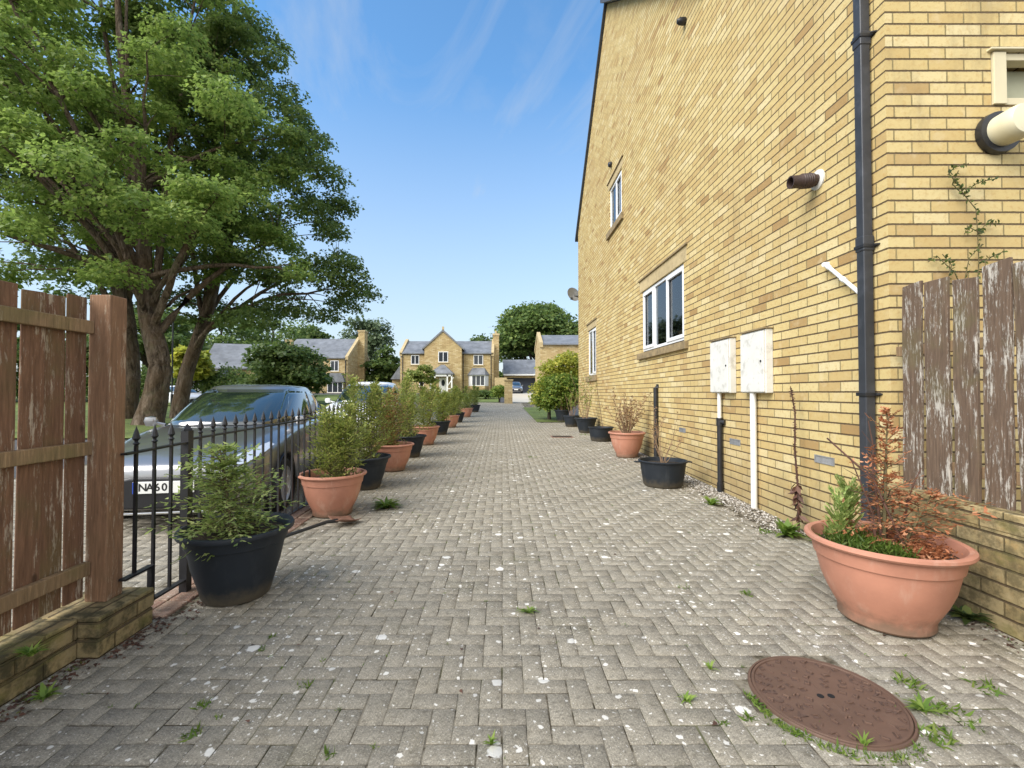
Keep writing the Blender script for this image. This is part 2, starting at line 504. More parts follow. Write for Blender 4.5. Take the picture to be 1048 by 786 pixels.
def paver_mat(name, c, red=False):
    n = NT(name)
    o = n.tc.outputs['Object']
    g = n.new('ShaderNodeNewGeometry')
    r = g.outputs['Random Per Island']
    if red:
        col = n.ramp(r, [(0, (.22, .12, .09)), (.5, (.30, .17, .12)), (1, (.34, .24, .18))])
    else:
        col = n.ramp(r, [(0, tuple(x * .93 for x in c)), (.35, tuple(x * .97 for x in c)), (.7, c), (1, tuple(x * 1.05 for x in c))])
    # patches of tone metres across: wear and algae
    big = n.noise(o, .5, 5, .6)
    col = n.mix(n.math('MULTIPLY', n.step(big, .45, .7), .55), col, tuple(x * .68 for x in c))
    mid = n.noise(o, 4.5, 5, .62)
    col = n.mix(n.math('MULTIPLY', n.step(mid, .5, .72), .42), col, (.33, .285, .205))
    col = n.mix(n.math('MULTIPLY', n.step(n.noise(o, 2.1, 5, .6), .54, .7), .33), col, (.115, .11, .06))
    # aggregate speckle
    sp = n.noise(o, 135, 4, .85)
    col = n.mix(n.math('MULTIPLY', n.step(sp, .52, .64), .7), col, (.56, .52, .42))
    col = n.mix(n.math('MULTIPLY', n.step(sp, .46, .34), .75), col, (.06, .054, .045))
    sp2 = n.noise(o, 34, 6, .75)
    col = n.mix(n.math('MULTIPLY', n.step(sp2, .50, .66), .5), col, (.105, .093, .07))
    col = n.mix(n.math('MULTIPLY', n.step(sp2, .46, .34), .4), col, (.46, .42, .33))
    sp3 = n.noise(o, 11, 6, .7)
    col = n.mix(n.math('MULTIPLY', n.step(sp3, .54, .66), .4), col, (.14, .125, .09))
    # lichen spots, ragged, more of them towards the house
    spx = n.new('ShaderNodeSeparateXYZ')
    n.put(spx.inputs[0], o)
    side = n.math('ADD', .55, n.math('MULTIPLY', spx.outputs[0], .22), True)
    dis = n.new('ShaderNodeVectorMath')
    dis.operation = 'ADD'
    nc = n.new('ShaderNodeTexNoise')
    n.put(nc.inputs['Vector'], o)
    nc.inputs['Scale'].default_value = 38
    nc.inputs['Detail'].default_value = 4
    sub = n.new('ShaderNodeVectorMath')
    sub.operation = 'MULTIPLY_ADD'
    n.put(sub.inputs[0], nc.outputs['Color'])
    sub.inputs[1].default_value = (.035, .035, 0)
    n.put(sub.inputs[2], o)
    for sc, cut, K, am in ((4.6, .86, 1.0, .92), (11, .76, 1.0, .85), (26, .72, .95, .75), (60, .78, 1.2, .6)):
        vo = n.new('ShaderNodeTexVoronoi')
        vo.voronoi_dimensions = '2D'
        n.put(vo.inputs['Vector'], sub.outputs[0])
        vo.inputs['Scale'].default_value = sc
        s3 = n.new('ShaderNodeSeparateXYZ')
        n.put(s3.inputs[0], vo.outputs['Color'])
        clu = n.math('MULTIPLY', n.math('SUBTRACT', n.noise(o, 1.1, 3), .5), 1.1)
        lim = n.math('MULTIPLY', n.math('ADD', n.math('SUBTRACT', s3.outputs[0], n.math('SUBTRACT', cut + .06, n.math('MULTIPLY', side, .13))), clu), K)
        lim = n.math('MINIMUM', lim, .15)
        f = n.step(n.math('SUBTRACT', lim, vo.outputs['Distance']), -.01, .03)
        col = n.mix(n.math('MULTIPLY', f, am), col, (.76, .74, .68))
    n.setp(col, .92, 0, .2)
    hh = n.math('ADD', n.math('MULTIPLY', sp, .5), n.math('MULTIPLY', sp2, .8))
    n.bump(hh, .7, .006)
    return n.m


M['paver'] = paver_mat('block_paver', (.287, .26, .208))
M['paver_red'] = paver_mat('red_edging_paver', (.26, .16, .12), True)


def joint_mat():
    n = NT('joint_dirt')
    o = n.tc.outputs['Object']
    a = n.noise(o, 6.5, 7, .72)
    c = n.ramp(a, [(.36, (.03, .026, .017)), (.46, (.10, .085, .06)), (.53, (.22, .195, .15)), (.64, (.27, .24, .18)), (.74, (.44, .40, .32))])
    g = n.step(n.noise(o, 1.7, 5), .5, .66)
    c = n.mix(n.math('MULTIPLY', g, .6), c, (.07, .085, .022))
    n.setp(c, .95, 0, .1)
    n.bump(n.noise(o, 120, 3), .6, .006)
    return n.m


M['joint'] = joint_mat()
M['asphalt'] = simple('asphalt', (.07, .07, .072), .9, .2, 2, .5, .01)
M['concrete'] = simple('pale_concrete', (.50, .46, .38), .9, .08, 1, .3, .01)
M['pebble'] = None


def pebble_mat():
    n = NT('pebbles')
    g = n.new('ShaderNodeNewGeometry')
    c = n.ramp(g.outputs['Random Per Island'], [(0, (.10, .085, .07)), (.3, (.28, .24, .19)), (.6, (.46, .42, .36)), (1, (.68, .65, .6))])
    return n.setp(c, .85, 0, .3)


M['pebble'] = pebble_mat()


# ---------------------------------------------------------------- mesh building
class MB:
    def __init__(s):
        s.v = []
        s.f = []

    def add(s, vs, fs):
        o = len(s.v)
        s.v += [tuple(p) for p in vs]
        s.f += [tuple(i + o for i in f) for f in fs]
        return s

    def box(s, x0, x1, y0, y1, z0, z1, mat=None):
        vs = [Vector((x, y, z)) for x in (x0, x1) for y in (y0, y1) for z in (z0, z1)]
        if mat is not None:
            vs = [mat @ p for p in vs]
        return s.add(vs, [(0, 1, 3, 2), (4, 6, 7, 5), (0, 4, 5, 1), (2, 3, 7, 6), (0, 2, 6, 4), (1, 5, 7, 3)])

    def sbox(s, *a):                                # survey units
        return s.box(*[k * S for k in a])

    def prism(s, poly, h0, h1, axis='z'):
        """poly of 2D points extruded along an axis"""
        def P(a, b, h):
            return {'z': (a, b, h), 'x': (h, a, b), 'y': (a, h, b)}[axis]
        n = len(poly)
        vs = [P(a, b, h0) for a, b in poly] + [P(a, b, h1) for a, b in poly]
        fs = [tuple(range(n))[::-1], tuple(range(n, 2 * n))] + [(i, (i + 1) % n, n + (i + 1) % n, n + i) for i in range(n)]
        return s.add(vs, fs)

    def tube(s, pts, rad, n=8, cap=True, lobes=0):
        pts = [Vector(p) for p in pts]
        if not isinstance(rad, (list, tuple, np.ndarray)):
            rad = [rad] * len(pts)
        o = len(s.v)
        up = Vector((.13, .29, .95))
        for i, p in enumerate(pts):
            d = (pts[min(i + 1, len(pts) - 1)] - pts[max(i - 1, 0)])
            if d.length < 1e-7:
                d = Vector((0, 0, 1))
            d.normalize()
            ref = up if abs(d.dot(up)) < .93 else Vector((1, .1, 0))
            a = d.cross(ref).normalized()
            b = d.cross(a)
            for k in range(n):
                t = 2 * math.pi * k / n
                r = rad[i]
                if lobes:
                    r *= 1 + lobes * (math.sin(3 * t + i * .35) * .6 + math.sin(7 * t + 1.3 + i * .9) * .5)
                s.v.append(tuple(p + a * (math.cos(t) * r) + b * (math.sin(t) * r)))
        for i in range(len(pts) - 1):
            for k in range(n):
                k2 = (k + 1) % n
                s.f.append((o + i * n + k, o + i * n + k2, o + (i + 1) * n + k2, o + (i + 1) * n + k))
        if cap:
            s.f.append(tuple(o + k for k in range(n))[::-1])
            e = o + (len(pts) - 1) * n
            s.f.append(tuple(e + k for k in range(n)))
        return s

    def lathe(s, prof, n=40, cx=0, cy=0, cz=0, sx=1, sy=1, close=False, wob=0):
        o = len(s.v)
        for (r, z) in prof:
            for k in range(n):
                t = 2 * math.pi * k / n
                q = 1 + wob * math.sin(2 * t + .7)
                s.v.append((cx + r * sx * q * math.cos(t), cy + r * sy * q * math.sin(t), cz + z))
        for i in range(len(prof) - 1):
            for k in range(n):
                k2 = (k + 1) % n
                s.f.append((o + i * n + k, o + i * n + k2, o + (i + 1) * n + k2, o + (i + 1) * n + k))
        if close:
            s.f.append(tuple(o + k for k in range(n))[::-1])
            e = o + (len(prof) - 1) * n
            s.f.append(tuple(e + k for k in range(n)))
        return s

    def build(s, name, mat, parent=None, bevel=0, smooth=False, loc=None, rot=None, seg=2):
        me = bpy.data.meshes.new(name)
        me.from_pydata([tuple(p) for p in s.v], [], s.f)
        me.validate()
        bm = bmesh.new()
        bm.from_mesh(me)
        bmesh.ops.recalc_face_normals(bm, faces=bm.faces)
        bm.to_mesh(me)
        bm.free()
        me.materials.append(mat)
        if smooth:
            me.polygons.foreach_set('use_smooth', [True] * len(me.polygons))
        o = bpy.data.objects.new(name, me)
        COL.objects.link(o)
        if parent is not None:
            o.parent = parent
        if loc is not None:
            o.location = loc
        if rot is not None:
            o.rotation_euler = rot
        if bevel:
            b = o.modifiers.new('bevel', 'BEVEL')
            b.width = bevel
            b.segments = seg
            b.limit_method = 'ANGLE'
            b.angle_limit = R(40)
        if smooth:
            try:
                me.set_sharp_from_angle(angle=R(42))
            except Exception:
                pass
        return o


def tag(o, label=None, cat=None, group=None, kind=None):
    if label:
        o['label'] = label
    if cat:
        o['category'] = cat
    if group:
        o['group'] = group
    if kind:
        o['kind'] = kind
    return o


def thing(name, label, cat, loc=(0, 0, 0), rz=0, group=None):
    o = bpy.data.objects.new(name, None)
    COL.objects.link(o)
    o.empty_display_size = .2
    o.location = loc
    o.rotation_euler = (0, 0, rz)
    return tag(o, label, cat, group)


def struct(o, label):
    return tag(o, label, None, None, 'structure')


def copy_tree(o, parent=None):
    c = o.copy()
    COL.objects.link(c)
    c.parent = parent
    for ch in [x for x in bpy.data.objects if x.parent == o]:
        copy_tree(ch, c)
    return c


def boolean(o, cutters):
    """cut boxes/cylinders out of o and drop the cutters"""
    for c in cutters:
        b = o.modifiers.new('cut', 'BOOLEAN')
        b.operation = 'DIFFERENCE'
        b.solver = 'EXACT'
        b.object = c
    bpy.context.view_layer.update()
    dg = bpy.context.evaluated_depsgraph_get()
    me = bpy.data.meshes.new_from_object(o.evaluated_get(dg))
    for m in list(o.modifiers):
        o.modifiers.remove(m)
    o.data = me
    for c in cutters:
        bpy.data.objects.remove(c, do_unlink=True)


T_DIAMOND = np.array([(0, 0, 0), (.45, .5, .06), (1, 0, -.04), (.45, -.5, .06)])
T_MAPLE = np.array([(0, 0, 0), (.22, .55, .05), (.5, .32, 0), (1, 0, -.1), (.5, -.32, 0), (.22, -.55, .05)])
T_BLADE = np.array([(0, .5, 0), (.5, .4, .12), (1, 0, -.05), (.5, -.4, .12), (0, -.5, 0)])


def leaves(name, mat, P, D, N, L, W, parent=None, tmpl=T_DIAMOND):
    P, D, N = np.asarray(P, float), np.asarray(D, float), np.asarray(N, float)
    D = D / (np.linalg.norm(D, axis=1, keepdims=True) + 1e-9)
    B = np.cross(N, D)
    B /= (np.linalg.norm(B, axis=1, keepdims=True) + 1e-9)
    N = np.cross(D, B)
    n, k = len(P), len(tmpl)
    L = np.broadcast_to(np.asarray(L, float), (n,))[:, None, None]
    W = np.broadcast_to(np.asarray(W, float), (n,))[:, None, None]
    V = P[:, None] + tmpl[None, :, 0:1] * L * D[:, None] + tmpl[None, :, 1:2] * W * B[:, None] + tmpl[None, :, 2:3] * L * N[:, None]
    me = bpy.data.meshes.new(name)
    me.vertices.add(n * k)
    me.vertices.foreach_set('co', V.reshape(-1).astype(np.float32))
    me.loops.add(n * k)
    me.loops.foreach_set('vertex_index', np.arange(n * k, dtype=np.int32))
    me.polygons.add(n)
    me.polygons.foreach_set('loop_start', np.arange(0, n * k, k, dtype=np.int32))
    me.polygons.foreach_set('loop_total', np.full(n, k, dtype=np.int32))
    me.update(calc_edges=True)
    me.materials.append(mat)
    o = bpy.data.objects.new(name, me)
    COL.objects.link(o)
    if parent is not None:
        o.parent = parent
    return o


def gz(y):
    """ground height along the drive"""
    y = np.asarray(y, float)
    a = .014 * np.clip(y - 2.4, 0, 27.6)
    t = np.clip((y - 30) / 28, 0, 1)
    return a + t * (1 - .386 + .38) * (1)


def G(y):
    return float(gz(y))


def onground(px, py):
    """ground point seen at a survey pixel"""
    Y = 5.0
    for _ in range(40):
        p = at(px, py, Y)
        d = at(px, py, 1) - Vector((0, 0, CZ))
        Y = max(.5, (G(Y) - CZ) / (d.z / d.y))
    p = at(px, py, Y)
    return Vector((p.x, p.y, G(Y)))


# ================================================================ GROUND
def sheet(name, x0, x1, ys, dz, mat, label):
    vs, fs = [], []
    for y in ys:
        z = G(y) + dz
        vs += [(x0, y, z), (x1, y, z)]
    for i in range(len(ys) - 1):
        fs.append((2 * i, 2 * i + 1, 2 * i + 3, 2 * i + 2))
    o = MB().add(vs, fs).build(name, mat)
    return struct(o, label)


YS = [-30, -5, 2.4, 8, 16, 24, 30, 34, 38, 42, 46, 50, 54, 58, 70]
sheet('ground', -700, 700, YS + [150, 1500], -.05, M['asphalt'], 'wide ground around the houses')
sheet('joint_sand', -7.5, 3.3, [-1, 2.4, 8, 16, 24, 30, 34, 36.2], -.0042, M['joint'], 'dirt and moss between the paving blocks')
sheet('lawn', -60, -8.2, [12.4, 20, 30, 36, 44, 52], -.004, M['grass'], 'lawn under the big trees')
sheet('house_lawn', -9, -.2, [36.4, 42, 50, 57], -.004, M['grass'], 'grass in front of the far house')
sheet('garden_bed', 1.35, 3.0, [17.7, 24, 30], .02, M['grass'], 'grass strip beyond the brick house')
sheet('concrete_drive', .3, 9, [36.2, 42, 50, 58, 66], -.002, M['concrete'], 'pale concrete apron before the garage')


def blocks(name, mat, rect, keep, label, bw=.2, seed=1, herring=True, gap=.0045):
    """concrete paving blocks with chamfered edges, in 90 degree herringbone"""
    r = np.random.default_rng(seed)
    x0, x1, y0, y1 = rect
    h = bw / 2
    out = []
    for i in range(int(x0 / h) - 1, int(x1 / h) + 2):
        for j in range(int(y0 / h) - 1, int(y1 / h) + 2):
            k = (i - j) % 4
            if k == 0:
                out.append((i * h + h, j * h + h / 2, h, h / 2))
            elif k == 3:
                out.append((i * h + h / 2, j * h + h, h / 2, h))
    c = np.array([b for b in out if keep(b[0], b[1])])
    n = len(c)
    g, ch = gap / 2, .0028
    sx, sy = c[:, 2] - g, c[:, 3] - g
    ang = r.normal(0, .010, n)
    ca, sa = np.cos(ang), np.sin(ang)
    jx, jy = r.normal(0, .0015, n), r.normal(0, .0015, n)
    zj = r.normal(0, .0008, n)
    tx, ty = r.normal(0, .004, n), r.normal(0, .004, n)
    ring = [(-1, -1), (1, -1), (1, 1), (-1, 1)]
    V = np.zeros((n, 12, 3))
    for li, (dz, inset) in enumerate(((-.03, 0), (-.003, 0), (0, ch))):
        for q, (a, b) in enumerate(ring):
            lx = a * (sx - inset)
            ly = b * (sy - inset)
            X = c[:, 0] + jx + lx * ca - ly * sa
            Y = c[:, 1] + jy + lx * sa + ly * ca
            V[:, li * 4 + q, 0] = X
            V[:, li * 4 + q, 1] = Y
            V[:, li * 4 + q, 2] = gz(Y) + zj + dz + lx * tx + ly * ty
    quads = []
    for li in (0, 1):
        for q in range(4):
            q2 = (q + 1) % 4
            quads.append((li * 4 + q, li * 4 + q2, li * 4 + 4 + q2, li * 4 + 4 + q))
    quads.append((8, 9, 10, 11))
    Q = (np.array(quads)[None] + (np.arange(n) * 12)[:, None, None]).reshape(-1, 4)
    me = bpy.data.meshes.new(name)
    me.vertices.add(n * 12)
    me.vertices.foreach_set('co', V.reshape(-1).astype(np.float32))
    me.loops.add(Q.size)
    me.loops.foreach_set('vertex_index', Q.reshape(-1).astype(np.int32))
    me.polygons.add(len(Q))
    me.polygons.foreach_set('loop_start', np.arange(0, Q.size, 4, dtype=np.int32))
    me.polygons.foreach_set('loop_total', np.full(len(Q), 4, dtype=np.int32))
    me.update(calc_edges=True)
    me.materials.append(mat)
    o = bpy.data.objects.new(name, me)
    COL.objects.link(o)
    return struct(o, label)


MH = (1.455, 2.07, .306)                      # manhole centre and radius


def keep_main(x, y):
    if x < (-2.03 if y > 2.75 else -2.4) or y < -.9 or y > 36:
        return False
    if (x - MH[0]) ** 2 + (y - MH[1]) ** 2 < (MH[2] + .01) ** 2:
        return False
    lim = 2.92 if y < 4.2 else (2.60 + .05 * math.sin(y * 2.3) if y < 12 else 2.8)
    if y > 17.7:
        lim = 1.5
    return x < lim


blocks('paving', M['paver'], (-2.2, 3, -1, 36), keep_main, 'grey block paved drive in herringbone bond')
blocks('parking_paving', M['paver'], (-7.4, -2.2, -1, 24), lambda x, y: -7.4 < x < -2.33 and 1.5 < y < 24, 'block paved parking bay beyond the railing', seed=5)
mb = MB()
y = 2.78
while y < 26:
    for xx in (-2.325, -2.18):
        z = G(y + .1) + .012 + random.gauss(0, .003)
        mb.box(xx + .004, xx + .139, y + .003, y + .203, z - .06, z)
    y += .207
struct(mb.build('kerb', M['paver_red'], bevel=.008), 'reddish block edging under the railing')

# ================================================================ BRICK HOUSE (right)
house = thing('brick_house', 'tall buff brick gable house along the right side of the drive', 'house', (0, 0, 0))
XW = 2.42 * S                                  # plane of the long wall
prof = [(2.83, -.3), (14.4, -.3), (14.4, 6.2), (10.3, 10.08), (5.6, 6.3), (2.83, 6.3)]
wall = MB().prism([(a * S, b * S) for a, b in prof], XW, 12.5, 'x').build('wall', M['brick'], house)
cut = [
    MB().sbox(2.3, 2.9, 6.03, 7.86, 1.80, 2.865),
    MB().sbox(2.3, 2.9, 9.13, 10.2, 4.74, 5.70),
    MB().sbox(2.3, 2.9, 11.7, 12.8, 1.58, 2.85),
    MB().sbox(3.085, 4.3, 2.7, 3.2, 2.93, 3.27),
]
cut[3].v = [tuple(p) for p in cut[3].v]
boolean(wall, [c.build('cutter', M['dark']) for c in cut])
# rooms behind the openings are the cut recesses: line them
for a in [(2.47, 2.895, 6.04, 7.85, 1.81, 2.86), (2.47, 2.895, 9.14, 10.19, 4.75, 5.69), (2.47, 2.895, 11.71, 12.79, 1.59, 2.84)]:
    x0, x1, y0, y1, z0, z1 = [k * S for k in a]
    m = MB()
    t = .006
    m.box(x1 - t, x1, y0, y1, z0, z1).box(x0, x1 - t, y0, y0 + t, z0, z1).box(x0, x1 - t, y1 - t, y1, z0, z1)
    m.box(x0, x1 - t, y0 + t, y1 - t, z0, z0 + t).box(x0, x1 - t, y0 + t, y1 - t, z1 - t, z1)
    m.build('room_lining', M['room'], house)


def side_window(y0, y1, z0, z1, splits, opener, curtains):
    """casement window in the long wall; survey units"""
    y0, y1, z0, z1 = y0 * S, y1 * S, z0 * S, z1 * S
    x = 2.445 * S
    f = MB()
    fw = .055
    f.box(x, x + .07, y0, y1, z0, z0 + fw).box(x, x + .07, y0, y1, z1 - fw, z1)
    ys = [y0] + [k * S for k in splits] + [y1]
    for i, k in enumerate(ys):
        a = k if i == 0 else (k - fw if i == len(ys) - 1 else k - fw / 2)
        f.box(x + .001, x + .069, a, a + fw, z0 + fw, z1 - fw)
    fr = f.build('window', M['upvc'], house, bevel=.004)
    for i in range(len(ys) - 1):
        a = ys[i] + (fw if i == 0 else fw / 2)
        b = ys[i + 1] - (fw if i == len(ys) - 2 else fw / 2)
        sash_w = .05
        if i in opener:
            ex = .018
            s_ = MB()
            s_.box(x - ex, x + .02, a - .012, b + .012, z0 + fw - .012, z0 + fw + sash_w).box(x - ex, x + .02, a - .012, b + .012, z1 - fw - sash_w, z1 - fw + .012)
            s_.box(x - ex + .001, x + .019, a - .012, a + sash_w, z0 + fw + sash_w, z1 - fw - sash_w).box(x - ex + .001, x + .019, b - sash_w, b + .012, z0 + fw + sash_w, z1 - fw - sash_w)
            s_.build('sash', M['upvc'], fr, bevel=.004)
        MB().box(x + .03, x + .036, a, b, z0 + fw, z1 - fw).build('pane', M['glass'], fr)
        if curtains[i]:
            c = MB()
            nn = 40
            c0, c1 = (a, b) if curtains[i] == 1 else (a + (b - a) * .45, b)
            for k in range(nn + 1):
                yy = c0 + (c1 - c0) * k / nn
                xx = x + .11 + .018 * math.sin(k * 1.7) + .006 * math.sin(k * .6)
                c.v += [(xx, yy, z0 + fw + .02), (xx, yy, z1 - fw - .02)]
            c.f = [(2 * k, 2 * k + 1, 2 * k + 3, 2 * k + 2) for k in range(nn)]
            co = c.build('curtain', M['curtain'], fr, smooth=True)
            so = co.modifiers.new('s', 'SOLIDIFY')
            so.thickness = .003
    return fr


w1 = side_window(6.03, 7.86, 1.83, 2.86, (6.73, 7.28), (0, 2), (0, 1, 1))
side_window(9.15, 10.2, 4.76, 5.69, (9.66,), (0,), (1, 1))
side_window(11.72, 12.8, 1.6, 2.84, (12.24,), (0,), (1, 1))
# things on the kitchen window sill: a tap and a bottle, seen through the pane
tp = MB()
kx, ky, kz = 2.56 * S, 6.35 * S, 1.86 * S
tp.tube([(kx, ky, kz), (kx, ky, kz + .42), (kx, ky + .05, kz + .50), (kx, ky + .14, kz + .50), (kx, ky + .17, kz + .42)], .016, 8)
tp.lathe([(.0, 0), (.045, 0), (.045, .12), (.02, .16), (.015, .2), (0, .2)], 14, kx, ky - .18, kz)
tp.build('tap', M['chrome'], w1, smooth=True)


def sill_lintel(y0, y1, zs0, zs1, zl0, zl1, lab=True):
    MB().sbox(2.372, 2.55, y0 - .14, y1 + .14, zs0, zs1).build('sill', M['sill'], house, bevel=.008)
    MB().sbox(2.4165, 2.6, y0 - .10, y1 + .10, zl0, zl1).build('lintel', M['stone'], house, bevel=.004)
    MB().sbox(2.392, 2.5, y0 - .14, y1 + .14, zl1, zl1 + .028).build('drip_mould', M['sill'], house, bevel=.004)


sill_lintel(6.03, 7.86, 1.695, 1.80, 2.866, 3.06)
sill_lintel(9.13, 10.2, 4.60, 4.735, 5.702, 5.86)
sill_lintel(11.7, 12.8, 1.43, 1.575, 2.852, 3.02)
# window high in the front wall (cream reveal, pale blind)
wf = MB().sbox(3.09, 3.17, 2.815, 2.90, 2.935, 3.265).sbox(3.171, 4.29, 2.83, 2.90, 3.22, 3.264).sbox(3.171, 4.29, 2.83, 2.90, 2.936, 2.98).build('window', M['cream'], house, bevel=.004)
MB().sbox(3.172, 4.29, 2.93, 2.94, 2.981, 3.219).build('pane', simple('greenish_blind', (.36, .36, .24), .5, .1, 4, 0), wf)
MB().sbox(3.06, 4.4, 2.80, 2.88, 3.272, 3.285).build('drip_mould', M['cream'], house, bevel=.003)

# roof with its dark verge and grey soffit
rf = MB()
o0 = XW - .06
for (a, b) in [((14.62, 6.0), (10.3, 10.09)), ((10.3, 10.09), (5.3, 6.07))]:
    ya, za, yb, zb = a[0] * S, a[1] * S, b[0] * S, b[1] * S
    t = .13
    rf.prism([(ya, za + .005), (yb, zb + .005), (yb, zb + t), (ya, za + t)], o0 - (.02 if a[0] > 12 else .14), 12.7, 'x')
rf.build('roof', M['verge'], house)

# downpipe
dp = MB()
dx0, dx1, dy0, dy1 = 2.345 * S, 2.408 * S, 2.93 * S, 2.993 * S
dp.box(dx0, dx1, dy0, dy1, .02, 7.5).box(dx0 - .006, dx1 + .006, dy0 - .006, dy1 + .006, 2.50, 2.62).box(dx0 - .006, dx1 + .006, dy0 - .006, dy1 + .006, 4.16, 4.27)
dpo = dp.build('downpipe', M['downpipe'], house, bevel=.008, seg=3)
for zc_ in (3.46 * S, 2.075 * S, 1.11 * S):
    c = MB().box(dx0 - .012, dx1 + .012, dy0 - .012, dy1 + .012, zc_ - .014, zc_ + .014)
    c.box(dx1, XW, dy0 - .035, dy0 - .013, zc_ - .012, zc_ + .012)
    c.tube([(dx1 - .02, dy0 - .03, zc_), (XW + .002, dy0 - .045, zc_)], .009, 6)
    c.build('pipe_clip', M['black_plastic'], dpo, bevel=.003)
# overflow pipe, diagonal
a_, b_ = at(847, 271, 3.34 * S), at(884, 300, 3.0 * S)
a_.x = XW - .035
b_.x = XW - .06
mm = a_.lerp(b_, .55)
ov = MB().tube([a_, b_], .017, 10).tube([(XW + .01, a_.y + .02, a_.z + .012), (a_.x - .02, a_.y, a_.z + .002)], .021, 10)
ov.tube([mm + Vector((0, .02, .015)), mm - Vector((0, .02, .015))], .023, 10).tube([a_, a_.lerp(b_, .14)], .022, 10)
ov.build('overflow_pipe', M['white_paint'], house, smooth=True)
# boiler flue on the long wall
fy, fz = 3.45 * S, 2.75 * S
fl = MB()
fl.lathe([(0, 0), (.052, 0), (.052, .05), (.064, .055), (.064, .17), (.058, .18), (.058, .262), (.046, .262), (.04, .2)], 24)
for k in range(5):
    fl.lathe([(.064, .07 + k * .02), (.069, .075 + k * .02), (.064, .082 + k * .02)], 24)
fl.build('flue', M['flue'], house, smooth=True, loc=(XW, fy, fz), rot=(0, R(-95), 0))
MB().lathe([(0, 0), (.092, 0), (.09, .012), (.06, .02), (0, .02)], 24).build('flue_collar', M['meter'], house, smooth=True, loc=(XW, fy, fz), rot=(0, R(-90), 0))
# cream round terminal on the front wall
q = at(1018, 138, 2.83 * S)
MB().lathe([(0, 0), (.155, 0), (.16, .012), (.155, .05), (.12, .055), (0, .055)], 36).build('terminal_ring', M['black_plastic'], house, smooth=True, loc=(q.x, q.y, q.z), rot=(R(90), 0, 0))
MB().lathe([(.118, .04), (.122, .15), (.12, .20), (.108, .222), (.05, .232), (0, .234)], 36).build('flue_terminal', M['flue_cream'], house, smooth=True, loc=(q.x, q.y, q.z), rot=(R(90), 0, 0))
# meter boxes
for (yn, yf, zt) in ((4.69, 5.11, 1.69), (4.05, 4.46, 1.695)):
    z0, z1 = 1.118 * S, zt * S
    x0 = 2.335 * S
    bo = MB().box(x0 + .02, XW, yn * S, yf * S, z0, z1).build('meter_box', M['meter'], house, bevel=.008)
    MB().box(x0, x0 + .0195, yn * S + .012, yf * S - .012, z0 + .012, z1 - .02).build('door', M['meter'], bo, bevel=.005)
    MB().box(x0 - .008, XW, yn * S - .012, yf * S + .012, z1, z1 + .016).build('hood', M['sill'], bo, bevel=.004)
    MB().lathe([(0, 0), (.013, 0), (.013, .006), (0, .006)], 12).build('lock', M['black_plastic'], bo, loc=(x0, yn * S + .06, (z0 + z1) / 2), rot=(0, R(-90), 0))
py = 4.98 * S
px_ = XW - .05
MB().tube([(px_, py, .82 * S), (px_, py, 1.118 * S)], .025, 12).build('meter_pipe', M['white_paint'], house, smooth=True)
MB().tube([(px_, py, .0), (px_, py, .80 * S)], .033, 12).tube([(px_, py, .76 * S), (px_, py, .845 * S)], .042, 12).tube([(px_, py, .80 * S), (px_ + .04, py - .07, .80 * S)], .034, 12).tube([(px_, py, .0), (px_, py, .17)], .04, 12).build('meter_pipe', M['black_plastic'], house, smooth=True)
py = 4.31 * S
MB().tube([(px_, py, -.02), (px_, py, 1.118 * S)], .034, 14).build('meter_pipe', M['white_paint'], house, smooth=True)
py = 7.05 * S
MB().tube([(px_, py, .0), (px_, py, 1.2 * S), (px_ + .03, py, 1.225 * S), (XW + .01, py, 1.225 * S)], .04, 12).build('waste_pipe', M['black_plastic'], house, smooth=True)
# air bricks
for yy, zz, dmg in ((3.42, .615, 1), (4.73, .61, 0), (6.11, .62, 0)):
    m = MB()
    y0, y1, z0, z1 = (yy - .105) * S, (yy + .105) * S, (zz - .03) * S, (zz + .03) * S
    m.box(XW - .008, XW + .02, y0, y1, z0, z0 + .01).box(XW - .008, XW + .02, y0, y1, z1 - .01, z1).box(XW - .0075, XW + .02, y0, y0 + .012, z0 + .01, z1 - .01).box(XW - .0075, XW + .02, y1 - .012, y1, z0 + .01, z1 - .01)
    for k in range(13):
        yk = y0 + .02 + k * (y1 - y0 - .04) / 12
        m.box(XW - .006, XW + .01, yk - .003, yk + .003, z0 + .01, z1 - .01)
    m.box(XW - .001, XW + .003, y0 + .012, y1 - .012, z0 + .01, z1 - .01)
    m.build('air_brick', M['alu'] if dmg else M['greybrick'], house)
# small round extractor by the upper window
MB().lathe([(0, 0), (.07, 0), (.075, .05), (.05, .09), (0, .095)], 20).build('extractor_vent', M['black_plastic'], house, smooth=True, loc=(XW, 9.96 * S, 6.17 * S), rot=(0, R(-90), 0))
# security lamp and upper window sill just at the top of the frame
q = at(708, -2, 5.75 * S)
MB().lathe([(0, 0), (.05, 0), (.06, .03), (.055, .10), (.03, .14), (0, .145)], 20).build('security_light', M['black_plastic'], house, smooth=True, loc=(XW, 5.9 * S, 6.02 * S), rot=(0, R(-90), 0))
MB().sbox(2.385, 2.45, 5.2, 5.42, 5.9, 6.25).build('sill', M['upvc'], house, bevel=.004)
# satellite dish at the far corner
q = at(586, 302, 14.4 * S)
dh = MB().lathe([(0, 0), (.1, .008), (.2, .035), (.28, .075), (.285, .075), (.2, .045), (0, .012)], 28).build('satellite_dish', M['greybrick'], house, smooth=True, loc=q, rot=(R(75), R(-8), R(28)))
MB().tube([(XW + .02, q.y, q.z - .04), (q.x, q.y, q.z - .04)], .018, 8).tube([(q.x, q.y - .02, q.z - .1), (q.x - .1, q.y - .38, q.z - .22)], .012, 6).box(q.x - .14, q.x - .06, q.y - .43, q.y - .36, q.z - .26, q.z - .18).build('dish_arm', M['black_plastic'], house)

